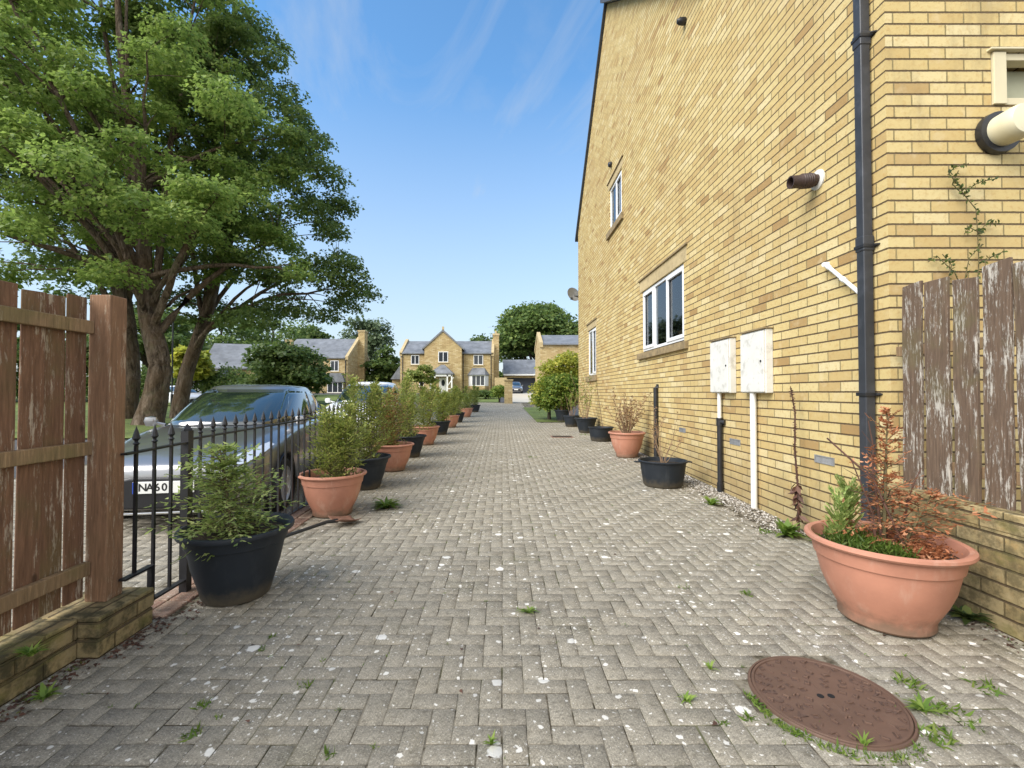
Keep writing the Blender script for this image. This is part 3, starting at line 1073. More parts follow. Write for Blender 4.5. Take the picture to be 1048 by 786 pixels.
# ================================================================ RIGHT LOW WALL AND FENCE
gw = MB().sbox(2.336, 2.46, -.6, 2.828, -.2, .47).sbox(2.333, 2.463, -.6, 2.828, .47, .562).build('garden_wall', M['brick_right'], bevel=.005)
tag(gw, 'low grimy buff brick wall running from the house on the right', 'wall')
fr_ = thing('wooden_fence', 'peeling brown and white picket fence on the low right wall', 'fence', (2.42 * S, 0, .562 * S))
y = 2.745
k = 0
while y > -.4:
    wd = .125 + random.uniform(-.006, .012)
    tilt = random.uniform(-.012, .012)
    zt = 1.735 + random.uniform(-.022, .022)
    z0 = -.012 * S
    b = MB()
    ztop = (zt - .562) * S
    nn = 6
    y1_, y0_ = 0, -wd * S
    for j in range(nn + 1):
        zz = z0 + (ztop - z0) * j / nn
        sh = tilt * zz + .003 * math.sin(j * 1.7 + k)
        if j == nn:
            e = .0
        for (xx, yy) in ((-.011, y0_ + sh), (.011, y0_ + sh), (.011, y1_ + sh), (-.011, y1_ + sh)):
            dz = (.016 * ((k * 7) % 3 - 1) if yy < -.05 else 0) if j == nn else 0
            b.v.append((xx, yy, zz - dz))
    for j in range(nn):
        for q in range(4):
            b.f.append((4 * j + q, 4 * j + (q + 1) % 4, 4 * j + 4 + (q + 1) % 4, 4 * j + 4 + q))
    b.f += [(0, 3, 2, 1), (4 * nn, 4 * nn + 1, 4 * nn + 2, 4 * nn + 3)]
    b.build('board', M['wood_r'], fr_, bevel=.004, loc=(random.uniform(-.004, .004), y * S, 0))
    y -= wd + .024 + random.uniform(0, .010)
    k += 1
for zr in (.12, .78):
    MB().box(.012, .055, -.4 * S, 2.8 * S, zr * S, zr * S + .075).build('rail', M['wood_rail'], fr_, bevel=.004)

# ================================================================ LEFT LOW WALL AND FENCE
lw = MB().sbox(-1.99, -1.785, -1.0, 1.93, -.2, .082).sbox(-1.992, -1.782, -1.0, 1.929, .085, .172).sbox(-1.995, -1.70, 1.932, 2.235, -.2, .082).sbox(-1.998, -1.697, 1.930, 2.238, .085, .174).build('low_wall', M['brick_low'], bevel=.009)
tag(lw, 'low mossy brick wall with a stub pier under the left wooden fence', 'wall')
lf = thing('wooden_fence', 'red brown stained board fence with square post on the left', 'fence', (-1.90 * S, 0, .174 * S))
y = 2.068
k = 0
while y > -.8:
    wd = .0965 + random.uniform(-.006, .003)
    zt = 1.555 + random.uniform(-.02, .015) + (.02 if k == 0 else 0)
    b = MB().box(-.001, .0095, -wd * S, 0, .03, (zt - .174) * S)
    b.v = [(x, yy, z - (random.uniform(0, .012) if z > 1 else 0)) for x, yy, z in b.v]
    b.build('board', M['wood_l'], lf, bevel=.004, loc=(random.uniform(-.003, .003), y * S, 0), rot=(random.uniform(-.006, .006), 0, 0))
    y -= wd + .0055
    k += 1
for (z0, z1) in ((1.388, 1.447), (.838, .898), (.297, .358)):
    MB().box(.011, .048, -1 * S, 2.07 * S, (z0 - .174) * S, (z1 - .174) * S).build('rail', M['wood_rail'], lf, bevel=.005)
MB().box(.012, .132, 2.072 * S, 2.165 * S, .0, (1.57 - .174) * S).build('post', M['wood_post'], lf, bevel=.006)

# ================================================================ IRON RAILING
rl = thing('iron_railing', 'black iron railing with spear tops between the drive and parked cars', 'railing', (-1.768 * S, 0, 0))


def spear(b, y, z0, z1, r=.008):
    b.box(-r, r, y - r, y + r, z0, z1)
    b.lathe([(0, 0), (.009, .0), (.017, .010), (.017, .014), (.009, .022), (.011, .03), (.021, .042), (.013, .075), (0, .118)], 8, 0, y, z1)


bars = [2.2 + .1168 * i for i in range(0, 60)]
for i, yb in enumerate(bars):
    if abs(yb - 2.555) < .05:
        continue
    second = yb > 2.555
    Y = yb * S
    g_ = G(Y)
    z1 = (.845 if not second else .85) * S + (g_ if second else 0) - .01
    z0 = (.255 if Y < 2.30 * S else .09) * S + (g_ if second else 0)
    b = MB()
    spear(b, 0, z0, z1 + .035)
    b.build('bar', M['iron'], rl, loc=(0, Y, 0))
for (y0, y1, za, zb) in ((2.13, 2.54, .832, .842), (2.13, 2.31, .247, .25), (2.311, 2.54, .08, .082)):
    MB().add([Vector((s1 * .02, yy * S, zz * S + dz)) for yy, zz in ((y0, za), (y1, zb)) for s1 in (-1, 1) for dz in (-.006, .006)],
             [(0, 1, 3, 2), (4, 6, 7, 5), (0, 4, 5, 1), (2, 3, 7, 6), (0, 2, 6, 4), (1, 5, 7, 3)]).build('rail', M['iron'], rl)
MB().box(-.014, .014, 2.305 * S - .014, 2.305 * S + .014, .07 * S, .25 * S).build('rail', M['iron'], rl)
for zz in (.85, .085):
    y0, y1 = 2.57 * S, 9.2 * S
    MB().add([Vector((s1 * .02, yy, zz * S + G(yy) + dz)) for yy in (y0, y1) for s1 in (-1, 1) for dz in (-.006, .006)],
             [(0, 1, 3, 2), (4, 6, 7, 5), (0, 4, 5, 1), (2, 3, 7, 6), (0, 2, 6, 4), (1, 5, 7, 3)]).build('rail', M['iron'], rl)
for yp in (2.555, 5.4, 8.2):
    z1 = .90 * S + G(yp * S)
    MB().box(-.026, .026, yp * S - .026, yp * S + .026, -.05, z1).lathe([(.036, 0), (.036, .01), (.0, .05)], 4, 0, yp * S, z1).build('post', M['iron'], rl, bevel=.003)

# ================================================================ MANHOLE COVER
mh = thing('manhole_cover', 'round rust brown metal manhole cover in the paving', 'manhole cover', (MH[0], MH[1], .0))
M['castiron'] = simple('brown_cast_iron', (.13, .076, .053), .65, .16, 5, .45, .002, metal=.15, dirt=(.21, .14, .10), dirt_amt=.25, fine=140)
RM = .296
MB().lathe([(RM + .014, -.05), (RM + .014, .004), (RM + .010, .010), (RM + .002, .010), (RM + .002, -.05)], 72).build('frame', M['castiron'], mh, smooth=True)
ds = MB().lathe([(0, .006), (.05, .006), (.281, .006), (.283, .012), (.293, .012), (.2965, .006), (.2965, -.02)], 72)
ds.build('lid', M['castiron'], mh, smooth=True)
tr = MB()
shd = MB()
for ring, (rr, cnt) in enumerate(((.09, 8), (.135, 12), (.18, 17), (.262, 26))):
    for k in range(cnt):
        a = 2 * math.pi * (k + .5 * (ring % 2)) / cnt + .2
        mtx = Matrix.Translation((rr * math.cos(a), rr * math.sin(a), 0)) @ Matrix.Rotation(a + (R(45) if k % 2 else R(-45)), 4, 'Z')
        shd.box(-.0175, .0165, -.0075, .0175, .0056, .0066 + .00003 * (k % 9) + .0003 * ring, mtx)  # flat dark plate under each tread paints in its shadow outline
        tr.box(-.013, .013, -.0035, .0035, .005, .014, mtx).box(-.013, -.006, .0035, .014, .005, .0125, mtx)
for k in range(14):
    a = 2 * math.pi * k / 14
    if abs(math.sin(a)) < .62:
        continue
    mtx = Matrix.Translation((.228 * math.cos(a), .228 * math.sin(a), 0)) @ Matrix.Rotation(a, 4, 'Z')
    tr.box(-.013, .013, -.0035, .0035, .005, .0095, mtx)
tr.box(-.0015, .0015, .04, .29, .0055, .0078).box(-.0015, .0015, -.29, -.04, .0055, .0078)
tr.build('tread_pattern', M['castiron'], mh, bevel=.0015)
M['ironshade'] = simple('iron_shade_brown', (.095, .055, .04), .85, .3, 30, .2, .002)  # darker brown standing in for shade round the treads; letters share it
shd.build('tread_shade', M['ironshade'], mh)
MB().lathe([(0, .0085), (.014, .0085), (.014, .0), (0, .0)], 16, -.024, 0, 0).lathe([(0, .0085), (.014, .0085), (.014, .0)], 16, .024, 0, 0).build('keyhole', M['dark'], mh)


def letters(word, size, mat, parent, depth, place):
    """each letter a small solid; place(i, n) gives its matrix"""
    for i, ch in enumerate(word):
        if ch == ' ':
            continue
        cu = bpy.data.curves.new('txt', 'FONT')
        cu.body = ch
        cu.size = size
        cu.extrude = depth
        cu.offset = size * .022
        cu.align_x = 'CENTER'
        cu.align_y = 'CENTER'
        tmp = bpy.data.objects.new('tmp', cu)
        COL.objects.link(tmp)
        bpy.context.view_layer.update()
        me = bpy.data.meshes.new_from_object(tmp.evaluated_get(bpy.context.evaluated_depsgraph_get()))
        bpy.data.objects.remove(tmp, do_unlink=True)
        me.materials.clear()
        me.materials.append(mat)
        o = bpy.data.objects.new('letter', me)
        COL.objects.link(o)
        o.parent = parent
        o.matrix_local = place(i, len(word))


def arc(word, mid):
    def place(i, n):
        a = mid + (-(i - (n - 1) / 2)) * R(13)
        return Matrix.Translation((.228 * math.cos(a), .228 * math.sin(a), .0075)) @ Matrix.Rotation(a - math.pi / 2, 4, 'Z')
    letters(word, .058, M['ironshade'], mh, .002, place)


arc('ACCESS', R(180))
arc('COVER', R(0))

# small drain cover further up
q = onground(575, 447)
sd = thing('drain_cover', 'small dirt filled square drain cover in the drive beside the black pots', 'drain cover', q)
MB().box(-.3, .3, -.22, .22, -.02, .008).build('frame', M['rust'], sd, bevel=.006)
MB().box(-.26, .26, -.18, .18, .008, .014).build('lid', M['soil'], sd, bevel=.006)

# ================================================================ POTS
POT = [(0, 0), (.205, 0), (.215, .012), (.214, .05), (.225, .075), (.262, .15), (.292, .23), (.309, .31), (.316, .348), (.326, .352), (.334, .40), (.338, .428), (.362, .432), (.371, .444), (.368, .458), (.352, .466), (.335, .460), (.322, .43), (.312, .38), (.30, .34)]
BPOT = [(0, 0), (.20, 0), (.212, .02), (.235, .10), (.268, .20), (.29, .30), (.30, .335), (.31, .34), (.32, .385), (.325, .40), (.352, .405), (.358, .42), (.352, .434), (.335, .436), (.32, .425), (.31, .38), (.30, .34)]
TUB = [(0, 0), (.245, 0), (.262, .02), (.285, .16), (.305, .31), (.31, .335), (.33, .338), (.334, .352), (.325, .36), (.308, .357), (.300, .33), (.285, .2), (.28, .18)]
PLAIN = [(0, 0), (.17, 0), (.18, .015), (.205, .15), (.225, .28), (.24, .285), (.245, .33), (.238, .338), (.225, .33), (.218, .28)]


def potted(name, label, cat, px, py, Y, profile, mat, k=1.0, kx=1.0, ky=1.0, rz=0, group=None, soil_z=.38, fix=None, kz=1.0):
    if fix:
        x, yy = fix
    else:
        p = at(px, py, Y)
        x, yy = p.x, Y
    t = thing(name, label, cat, (x, yy, G(yy) + .006), rz, group)
    pr = [(r * k, z * k * kz) for r, z in profile]
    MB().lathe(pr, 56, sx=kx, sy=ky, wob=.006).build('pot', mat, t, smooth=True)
    rs = .315 * k * (profile[-1][0] / .30)
    zs = soil_z * k * kz
    s = MB()
    ringn = 28
    s.v.append((0, 0, zs + .015))
    for q in (.33, .66, 1.0):
        for a in range(ringn):
            th = 2 * math.pi * a / ringn
            s.v.append((rs * q * kx * math.cos(th), rs * q * ky * math.sin(th), zs + random.uniform(-.01, .018) * (1 if q < 1 else .3)))
    s.f += [(0, 1 + a, 1 + (a + 1) % ringn) for a in range(ringn)]
    for q in (0, 1):
        for a in range(ringn):
            b = (a + 1) % ringn
            s.f.append((1 + q * ringn + a, 1 + (q + 1) * ringn + a, 1 + (q + 1) * ringn + b, 1 + q * ringn + b))
    s.build('soil', M['soil'], t, smooth=True)
    t['zs'] = zs
    del t['zs']
    return t, zs


def conifer(t, z0, H, Wd, mat, seed, nb=150, droop=.0, leaf=.028, up=.6, stems=1, mat2=None, frac2=0, lean=(0, 0), taper=.35, bare=.0):
    """stem with fans of scale-leaved sprays"""
    r = random.Random(seed)
    P, D, N, L = [], [], [], []
    P2, D2, N2, L2 = [], [], [], []
    st = MB()
    for si in range(stems):
        ox, oy = (0, 0) if stems == 1 else (r.uniform(-.09, .09), r.uniform(-.09, .09))
        hh = H * (1 if si == 0 else r.uniform(.6, .95))
        lx, ly = lean[0] + ox * 1.6, lean[1] + oy * 1.6
        path = [Vector((ox + lx * t_ * hh, oy + ly * t_ * hh, z0 - .03 + hh * t_)) for t_ in (0, .25, .5, .75, 1)]
        st.tube(path, [.011, .009, .007, .005, .002], 6)
        for b in range(nb // stems):
            u = bare + (1 - bare) * (b + r.random()) / (nb // stems)
            base = Vector((ox + lx * u * hh, oy + ly * u * hh, z0 - .03 + hh * u))
            az = b * 2.399 + r.uniform(-.4, .4)
            shape = (math.sin(min(1, (u + .12) * 1.15) * math.pi * .62 + .35) if u < .9 else .45) * (1 - taper * u)
            ln = Wd * shape * r.uniform(.4, 1.34)
            elev = up * (.5 + .8 * u) + r.uniform(-.2, .25) - droop * .5
            d = Vector((math.cos(az) * math.cos(elev), math.sin(az) * math.cos(elev), math.sin(elev)))
            segs = 6
            pt = base.copy()
            br = [pt.copy()]
            for q in range(segs):
                d = (d + Vector((r.uniform(-.12, .12), r.uniform(-.12, .12), -droop * .22 + .05))).normalized()
                pt = pt + d * ln / segs
                br.append(pt.copy())
                side = d.cross(Vector((0, 0, 1)))
                side = side.normalized() if side.length > .1 else Vector((1, 0, 0))
                nrm = side.cross(d).normalized()
                tw = r.uniform(-.7, .7)
                side2 = (side * math.cos(tw) + nrm * math.sin(tw)).normalized()
                nrm2 = d.cross(side2).normalized()
                for sg in (-1, 1):
                    tl = ln * (.34 - .035 * q) * r.uniform(.7, 1.2)
                    td = (d * .75 + side2 * sg * .75 + Vector((0, 0, -droop * .25))).normalized()
                    m = max(2, int(tl / (leaf * .62)))
                    for e in range(m):
                        pp = pt + td * (tl * e / m)
                        dd = (td + side2 * (sg * (.35 if e % 2 else -.35)) + Vector((r.uniform(-.2, .2), r.uniform(-.2, .2), r.uniform(-.2, .2)))).normalized()
                        tgt = (P2, D2, N2, L2) if (mat2 and r.random() < frac2) else (P, D, N, L)
                        tgt[0].append(tuple(pp))
                        tgt[1].append(tuple(dd))
                        tgt[2].append(tuple(nrm2))
                        tgt[3].append(leaf * r.uniform(.7, 1.25))
            st.tube(br, [.004, .0035, .003, .0025, .002, .0015, .001], 4, cap=False)
    st.build('stem', M['stem'], t)
    leaves('foliage', mat, P, D, N, L, np.array(L) * .42, t)
    if P2:
        leaves('foliage', mat2, P2, D2, N2, L2, np.array(L2) * .36, t)


def twiggy(t, z0, H, spread, n, seed, mat=None, leafm=None, lmat=None, lsize=.03, r0=.006, base_r=.04, name='stem'):
    r = random.Random(seed)
    m = MB()
    P, D = [], []

    def grow(p, d, ln, rad, lvl):
        pts = [p.copy()]
        for q in range(4):
            d = (d + Vector((r.uniform(-.16, .16), r.uniform(-.16, .16), r.uniform(-.02, .12)))).normalized()
            p = p + d * ln / 4
            pts.append(p.copy())
            if lvl and r.random() < .55:
                grow(p.copy(), (d + Vector((r.uniform(-.6, .6), r.uniform(-.6, .6), r.uniform(0, .35)))).normalized(), ln * r.uniform(.3, .55), rad * .6, lvl - 1)
            if leafm and r.random() < leafm:
                P.append(tuple(p))
                D.append((r.uniform(-1, 1), r.uniform(-1, 1), r.uniform(-.3, 1)))
        m.tube(pts, [rad, rad * .85, rad * .7, rad * .5, rad * .3], 5, cap=False)
        if leafm:
            for _ in range(2):
                P.append(tuple(p))
                D.append((r.uniform(-1, 1), r.uniform(-1, 1), r.uniform(0, 1)))

    for i in range(n):
        az = r.uniform(0, 6.28)
        el = r.uniform(0, spread)
        d = Vector((math.cos(az) * math.sin(el), math.sin(az) * math.sin(el), math.cos(el)))
        p = Vector((math.cos(az) * base_r * r.random(), math.sin(az) * base_r * r.random(), z0 - .02))
        grow(p, d, H * r.uniform(.6, 1), r0, 2)
    m.build(name, mat or M['twig'], t)
    if leafm and P:
        n_ = len(P)
        leaves('foliage', lmat, P, D, [(r.uniform(-1, 1), r.uniform(-1, 1), r.uniform(-1, 1)) for _ in range(n_)], [lsize * r.uniform(.6, 1.3) for _ in range(n_)], [lsize * .5] * n_, t)


T, B_ = M['terracotta'], M['black_pot']
GL = 'potted conifers lined up along the left of the drive'
# name, survey X, survey Y(centre), profile, mat, scale, H, W, seed, label
t, z = potted('potted_conifer', 'large black pot with a feathery light green cypress, nearest on the left', 'potted plant', 0, 0, 0, BPOT, B_, .98, group=GL, fix=(-1.465 * S, 2.53 * S), kz=1.08)
conifer(t, z, .62, .44, M['conif1'], 3, nb=140, droop=.42, leaf=.040, up=.55, stems=2, lean=(-.06, -.02), taper=.55)
row = [
    (-1.53, 4.12, POT, T, .97, .80, .42, 'terracotta pot with an olive green conifer beside the shovel blade', M['conif'], None, 0),
    (-1.56, 5.18, BPOT, B_, 1.0, 1.08, .42, 'black pot with a bushy dark conifer, just behind the foremost terracotta pot', M['conif'], None, 0),
    (-1.50, 6.25, POT, T, .95, .98, .40, 'terracotta pot whose conifer has gone partly brown', M['conif'], M['brownspray'], .55),
    (-1.52, 7.45, BPOT, B_, .97, 1.18, .46, 'black pot with a full green conifer right behind the browning one', M['conif'], None, 0),
    (-1.52, 9.0, POT, T, .95, 1.05, .45, 'third terracotta pot of the left row counting from the camera', M['conif'], M['brownspray'], .06),
    (-1.49, 10.9, BPOT, B_, .90, 1.0, .36, 'third black pot back in the left row behind the brown conifer', M['conif'], None, 0),
    (-1.45, 12.75, POT, T, .88, 1.0, .38, 'fourth terracotta pot of the left row counting from the camera', M['conif'], None, 0),
    (-1.43, 14.5, BPOT, B_, .88, 1.05, .38, 'second black pot from the far end of the left row', M['conif'], None, 0),
    (-1.35, 17.1, POT, T, .88, 1.05, .38, 'farthest terracotta pot of the left row, near the far houses', M['conif'], None, 0),
    (-1.22, 20.4, BPOT, B_, .90, 1.05, .38, 'farthest black pot at the end of the left row', M['conif'], None, 0),
]
for i, (x, y, pf, mt, k, H, Wd, lab, m1, m2, f2) in enumerate(row):
    t, z = potted('potted_conifer', lab, 'potted plant', 0, 0, 0, pf, mt, k, group=GL, fix=(x * S, y * S), rz=i * 1.3, kz=1.0)
    far = y > 8
    conifer(t, z, H, Wd, m1, 20 + i, nb=115 if far else 165, droop=.14, leaf=.06 if far else .045, up=.85, stems=3, mat2=m2, frac2=f2, taper=.3)

# big terracotta pot on the right with a dead conifer
t, z = potted('potted_conifer', 'large terracotta pot on the right with a rust brown dead conifer', 'potted plant', 0, 0, 0, POT, T, 1.09, fix=(1.885 * S, 2.26 * S), kz=.96, soil_z=.39)
conifer(t, z, .40, .40, M['rustspray'], 77, nb=52, droop=.35, leaf=.034, up=.4, stems=2, lean=(.32, -.1), taper=.4)
conifer(t, z, .86, .19, M['rustspray'], 78, nb=34, droop=.1, leaf=.026, up=.5, stems=1, lean=(.04, .0), taper=.3, bare=.35)
g2 = MB()
r_ = random.Random(5)
P, D, L = [], [], []
for i in range(230):                                  # half-live green spray on the left and rusty litter on the right
    a = r_.uniform(0, 6.28)
    rr = .27 * math.sqrt(r_.random())
    base = Vector((rr * math.cos(a), rr * math.sin(a), z))
    for q in range(14):
        P.append(tuple(base + Vector((r_.gauss(0, .03), r_.gauss(0, .03), r_.uniform(0, .07)))))
        D.append((r_.gauss(0, 1), r_.gauss(0, 1), r_.uniform(0, .8)))
        L.append(r_.uniform(.02, .04))
P, D, L = np.array(P), np.array(D), np.array(L)
mk = P[:, 0] > -.03
leaves('litter', M['rustspray'], P[mk], D[mk], np.random.default_rng(1).normal(size=(mk.sum(), 3)), L[mk], L[mk] * .3, t)
leaves('grass_tuft', M['grassblade'], P[~mk], D[~mk] + (0, 0, .8), np.random.default_rng(2).normal(size=((~mk).sum(), 3)), L[~mk] * 1.6, L[~mk] * .25, t)
for (ox, oy, hh, sd_) in ((-.22, .06, .36, 5), (-.13, .10, .42, 6)):
    sub = thing('green_conifer', '', '')
    COL.objects.unlink(sub)
    bpy.data.objects.remove(sub)
    r2 = random.Random(sd_)
    P, D, N, L = [], [], [], []
    for b in range(46):
        u = r2.random()
        az = r2.uniform(0, 6.28)
        d = Vector((math.cos(az) * .6, math.sin(az) * .6, .8))
        for e in range(22):
            f = e / 22
            P.append((ox + d.x * f * .11, oy + d.y * f * .11, z + u * hh * .8 + d.z * f * .11))
            D.append((d.x + (.7 if e % 2 else -.7) * d.y, d.y - (.7 if e % 2 else -.7) * d.x, d.z))
            N.append((r2.gauss(0, 1), r2.gauss(0, 1), r2.gauss(0, 1)))
            L.append(r2.uniform(.02, .034))
    leaves('foliage', M['conif1'], P, D, N, L, np.array(L) * .33, t)
# bare upright twigs of the same dead plant
st = MB()
r2 = random.Random(9)
for k, (dx, dy, hh) in enumerate(((-.02, .02, .78), (.05, .04, .62), (-.09, .02, .55), (.10, -.02, .5))):
    pts = [Vector((dx * .3, dy * .3, z))]
    for q in range(5):
        pts.append(pts[-1] + Vector((dx / 4 + r2.uniform(-.02, .02), dy / 4, hh / 5)))
    st.tube(pts, [.009, .008, .006, .005, .004, .003], 6)
    for q in range(2, 5):
        for s_ in (-1, 1):
            a = pts[q]
            st.tube([a, a + Vector((s_ * r2.uniform(.06, .14), r2.uniform(-.06, .06), r2.uniform(.02, .1)))], [.003, .001], 4)
st.tube([Vector((.06, -.10, z)), Vector((-.04, .02, z + .42)), Vector((-.22, .16, z + .66))], [.007, .006, .005], 6)
st.build('stem', M['twig_dark'], t)

# right hand row going away
GR = 'potted plants along the brick wall'
t, z = potted('potted_shrub', 'round black tub with bare twigs by the waste pipe', 'potted plant', 0, 0, 0, TUB, B_, 1.0, kx=1.02, ky=.94, group=GR, fix=(1.86 * S, 5.28 * S), soil_z=.30)
MB().box(-.40, -.325, -.05, .05, .325, .34).box(.325, .40, -.05, .05, .325, .34).build('handle', B_, t, bevel=.005)
twiggy(t, z, .62, .85, 7, 3, leafm=.25, lmat=M['dryleaf'], lsize=.03, r0=.006)
t, z = potted('potted_shrub', 'terracotta pot with a dry many stemmed twiggy shrub by the wall', 'potted plant', 0, 0, 0, POT, T, .98, group=GR, fix=(2.03 * S, 7.42 * S), kz=1.08)
twiggy(t, z, .62, .62, 26, 4, leafm=.5, lmat=M['dryleaf'], lsize=.05, r0=.008, base_r=.08)
t, z = potted('potted_shrub', 'low empty looking black bowl next to the twiggy terracotta pot', 'potted plant', 0, 0, 0, TUB, B_, .98, group=GR, fix=(2.08 * S, 9.6 * S), soil_z=.28)
st = MB().tube([(.05, 0, z), (.0, .02, z + .5), (-.10, .03, z + 1.15)], [.008, .006, .004], 5)
st.build('stem', M['twig_dark'], t)
t, z = potted('potted_shrub', 'big black pot with tall straggly stems near the narrow window', 'potted plant', 0, 0, 0, BPOT, B_, .98, group=GR, fix=(2.08 * S, 11.3 * S), kz=1.05)
twiggy(t, z, 1.15, .35, 9, 6, leafm=.25, lmat=M['shrubgreen'], lsize=.06, r0=.008, base_r=.1)
t, z = potted('potted_shrub', 'smaller black pot tucked behind the big straggly one', 'potted plant', 0, 0, 0, PLAIN, B_, 1.15, group=GR, fix=(1.98 * S, 13.0 * S), soil_z=.29)
twiggy(t, z, .9, .4, 8, 7, leafm=.3, lmat=M['shrubgreen'], lsize=.06, r0=.008, base_r=.08)
t, z = potted('potted_shrub', 'farthest black pot of the right row beside the green bush', 'potted plant', 0, 0, 0, BPOT, B_, .9, group=GR, fix=(1.94 * S, 14.7 * S), kz=1.2)
twiggy(t, z, .8, .5, 10, 8, leafm=.6, lmat=M['shrubgreen'], lsize=.06, r0=.008, base_r=.08)


# ================================================================ SHOVEL
q = onground(352, 537)
sh = thing('shovel', 'short black handled shovel with rusty blade lying on the paving', 'shovel', (q.x, q.y, q.z), math.atan2(.30, .47) * -1)
bl = MB()
nx, ny = 8, 8
for j in range(ny + 1):
    for i in range(nx + 1):
        u, v = i / nx * 2 - 1, j / ny
        wdt = .12 * (1 - .25 * v ** 3) * (1 if v > .06 else .8)
        bl.v.append((u * wdt, -.12 + v * .27, .012 + .035 * u * u + .055 * (1 - v) ** 2))
for j in range(ny):
    for i in range(nx):
        a = j * (nx + 1) + i
        bl.f.append((a, a + 1, a + nx + 2, a + nx + 1))
bo = bl.build('blade', M['rust'], sh, smooth=True)
bo.modifiers.new('s', 'SOLIDIFY').thickness = .004
MB().tube([(0, -.08, .06), (0, -.2, .075), (0, -.75, .045)], [.02, .017, .015], 10).build('handle', M['black_plastic'], sh, smooth=True)


# ================================================================ WEEDS
def rosette(name, label, cat, p, r0, n, seed, mat=None, group=None, upr=.4, wid=.22):
    r = random.Random(seed)
    t = thing(name, label, cat, (p.x, p.y, G(p.y) + .003), 0, group)
    P, D, N, L = [], [], [], []
    for i in range(n):
        a = r.uniform(0, 6.28)
        e = r.uniform(.1, upr + .2)
        P.append((r.uniform(-.01, .01) * r0 * 10, r.uniform(-.01, .01) * r0 * 10, .0))
        D.append((math.cos(a), math.sin(a), e))
        N.append((-math.cos(a) * e, -math.sin(a) * e, 1))
        L.append(r0 * r.uniform(.5, 1.1))
    leaves('leaf_rosette', mat or M['leafgreen'], P, D, N, L, np.array(L) * wid, t, T_BLADE)
    return t


rosette('weed', 'small bright green weed alone in the middle of the drive', 'weed', onground(541, 627), .075, 26, 1)
rosette('weed', 'weed at the bottom centre edge of the drive', 'weed', onground(503, 762), .045, 16, 2, upr=1.4)
rosette('weed', 'pale upright weed touching the near rim of the manhole cover', 'weed', onground(884, 765), .06, 10, 3, upr=2.0)
rosette('weed', 'leafy weed at the foot of the black and white meter pipe', 'weed', onground(728, 517), .14, 60, 4, upr=1.0)
rosette('weed', 'broad leaved weed at the foot of the tall dead stalk', 'weed', onground(806, 548), .17, 60, 5, upr=1.2, wid=.4)
rosette('weed', 'second leafy weed between the dead stalk and the big terracotta pot', 'weed', onground(838, 558), .15, 50, 6, upr=1.2, wid=.4)
rosette('weed', 'spreading dandelion like weed right of the manhole cover', 'weed', onground(945, 728), .10, 34, 7, upr=.35, wid=.17)
rosette('weed', 'weed nearest the big terracotta pot, above the manhole', 'weed', onground(727, 685), .05, 14, 8, upr=1.2)
rosette('weed', 'weed left of the manhole cover beside a white lichen spot', 'weed', onground(703, 718), .06, 18, 9, upr=.8)
rosette('weed', 'weed growing on the mossy ledge of the left low wall', 'weed', at(32, 672, 1.66 * S), .07, 40, 10, upr=1.0).location.z = .172 * S
rosette('weed', 'weed in the gutter at the foot of the left low wall', 'weed', onground(45, 715), .08, 26, 11, upr=.6)
rosette('weed', 'low creeping weed patch beside the second pot on the left', 'weed', onground(395, 520), .20, 120, 12, M['grassblade'], upr=.5)
rosette('weed', 'dark weed in the corner between the big terracotta pot and garden wall', 'weed', onground(990, 634), .13, 50, 13, M['ivy'], upr=.6, wid=.4)

# scattered growth nobody could count, rooted in the joints
r = np.random.default_rng(12)
P, D, N, L = [], [], [], []


def tuft(x, y, n, rad, ln, zoff=0.0):
    for _ in range(n):
        a = r.uniform(0, 6.28)
        rr = rad * math.sqrt(r.random())
        P.append((x + rr * math.cos(a), y + rr * math.sin(a), G(y) + zoff - .004))
        D.append((r.normal() * .8, r.normal() * .8, r.uniform(.3, 1.3)))
        N.append((r.normal(), r.normal(), .6))
        L.append(ln * r.uniform(.5, 1.2))


for _ in range(230):
    x, y = r.uniform(-2.0, 2.5), r.uniform(.9, 9) ** 1.0
    i, j = round(x / .1), round(y / .1)
    tuft(i * .1 + r.normal() * .004, j * .1 + r.normal() * .01, int(r.integers(3, 12)), .012, .018)
for px, py, n, rad, ln in ((208, 722, 30, .03, .035), (198, 752, 30, .03, .04), (278, 652, 20, .02, .03), (268, 665, 20, .02, .03), (311, 701, 24, .03, .035), (223, 735, 12, .02, .03), (335, 775, 16, .02, .04), (765, 608, 26, .03, .04), (740, 740, 14, .02, .03), (765, 735, 20, .02, .04), (975, 730, 40, .06, .05), (960, 755, 50, .06, .05), (930, 700, 40, .05, .05), (1010, 705, 30, .06, .05), (1000, 745, 20, .05, .04), (905, 625, 16, .04, .04), (545, 468, 20, .08, .05), (600, 445, 60, .2, .05), (330, 676, 12, .02, .025), (640, 640, 10, .02, .02), (700, 600, 20, .05, .03), (785, 545, 40, .08, .05)):
    q = onground(px, py)
    tuft(q.x, q.y, n, rad, ln)
for k in range(480):                                   # moss line and grass round the near left of the manhole
    a = R(random.uniform(175, 300))
    rr = MH[2] + random.uniform(.012, .045) + (.03 * random.random() if R(200) < a < R(290) else 0)
    P.append((MH[0] + rr * math.cos(a), MH[1] + rr * math.sin(a), -.006))
    D.append((r.normal() * .6, r.normal() * .6, r.uniform(.3, 1)))
    N.append((r.normal(), r.normal(), .6))
    L.append(random.uniform(.012, .04))
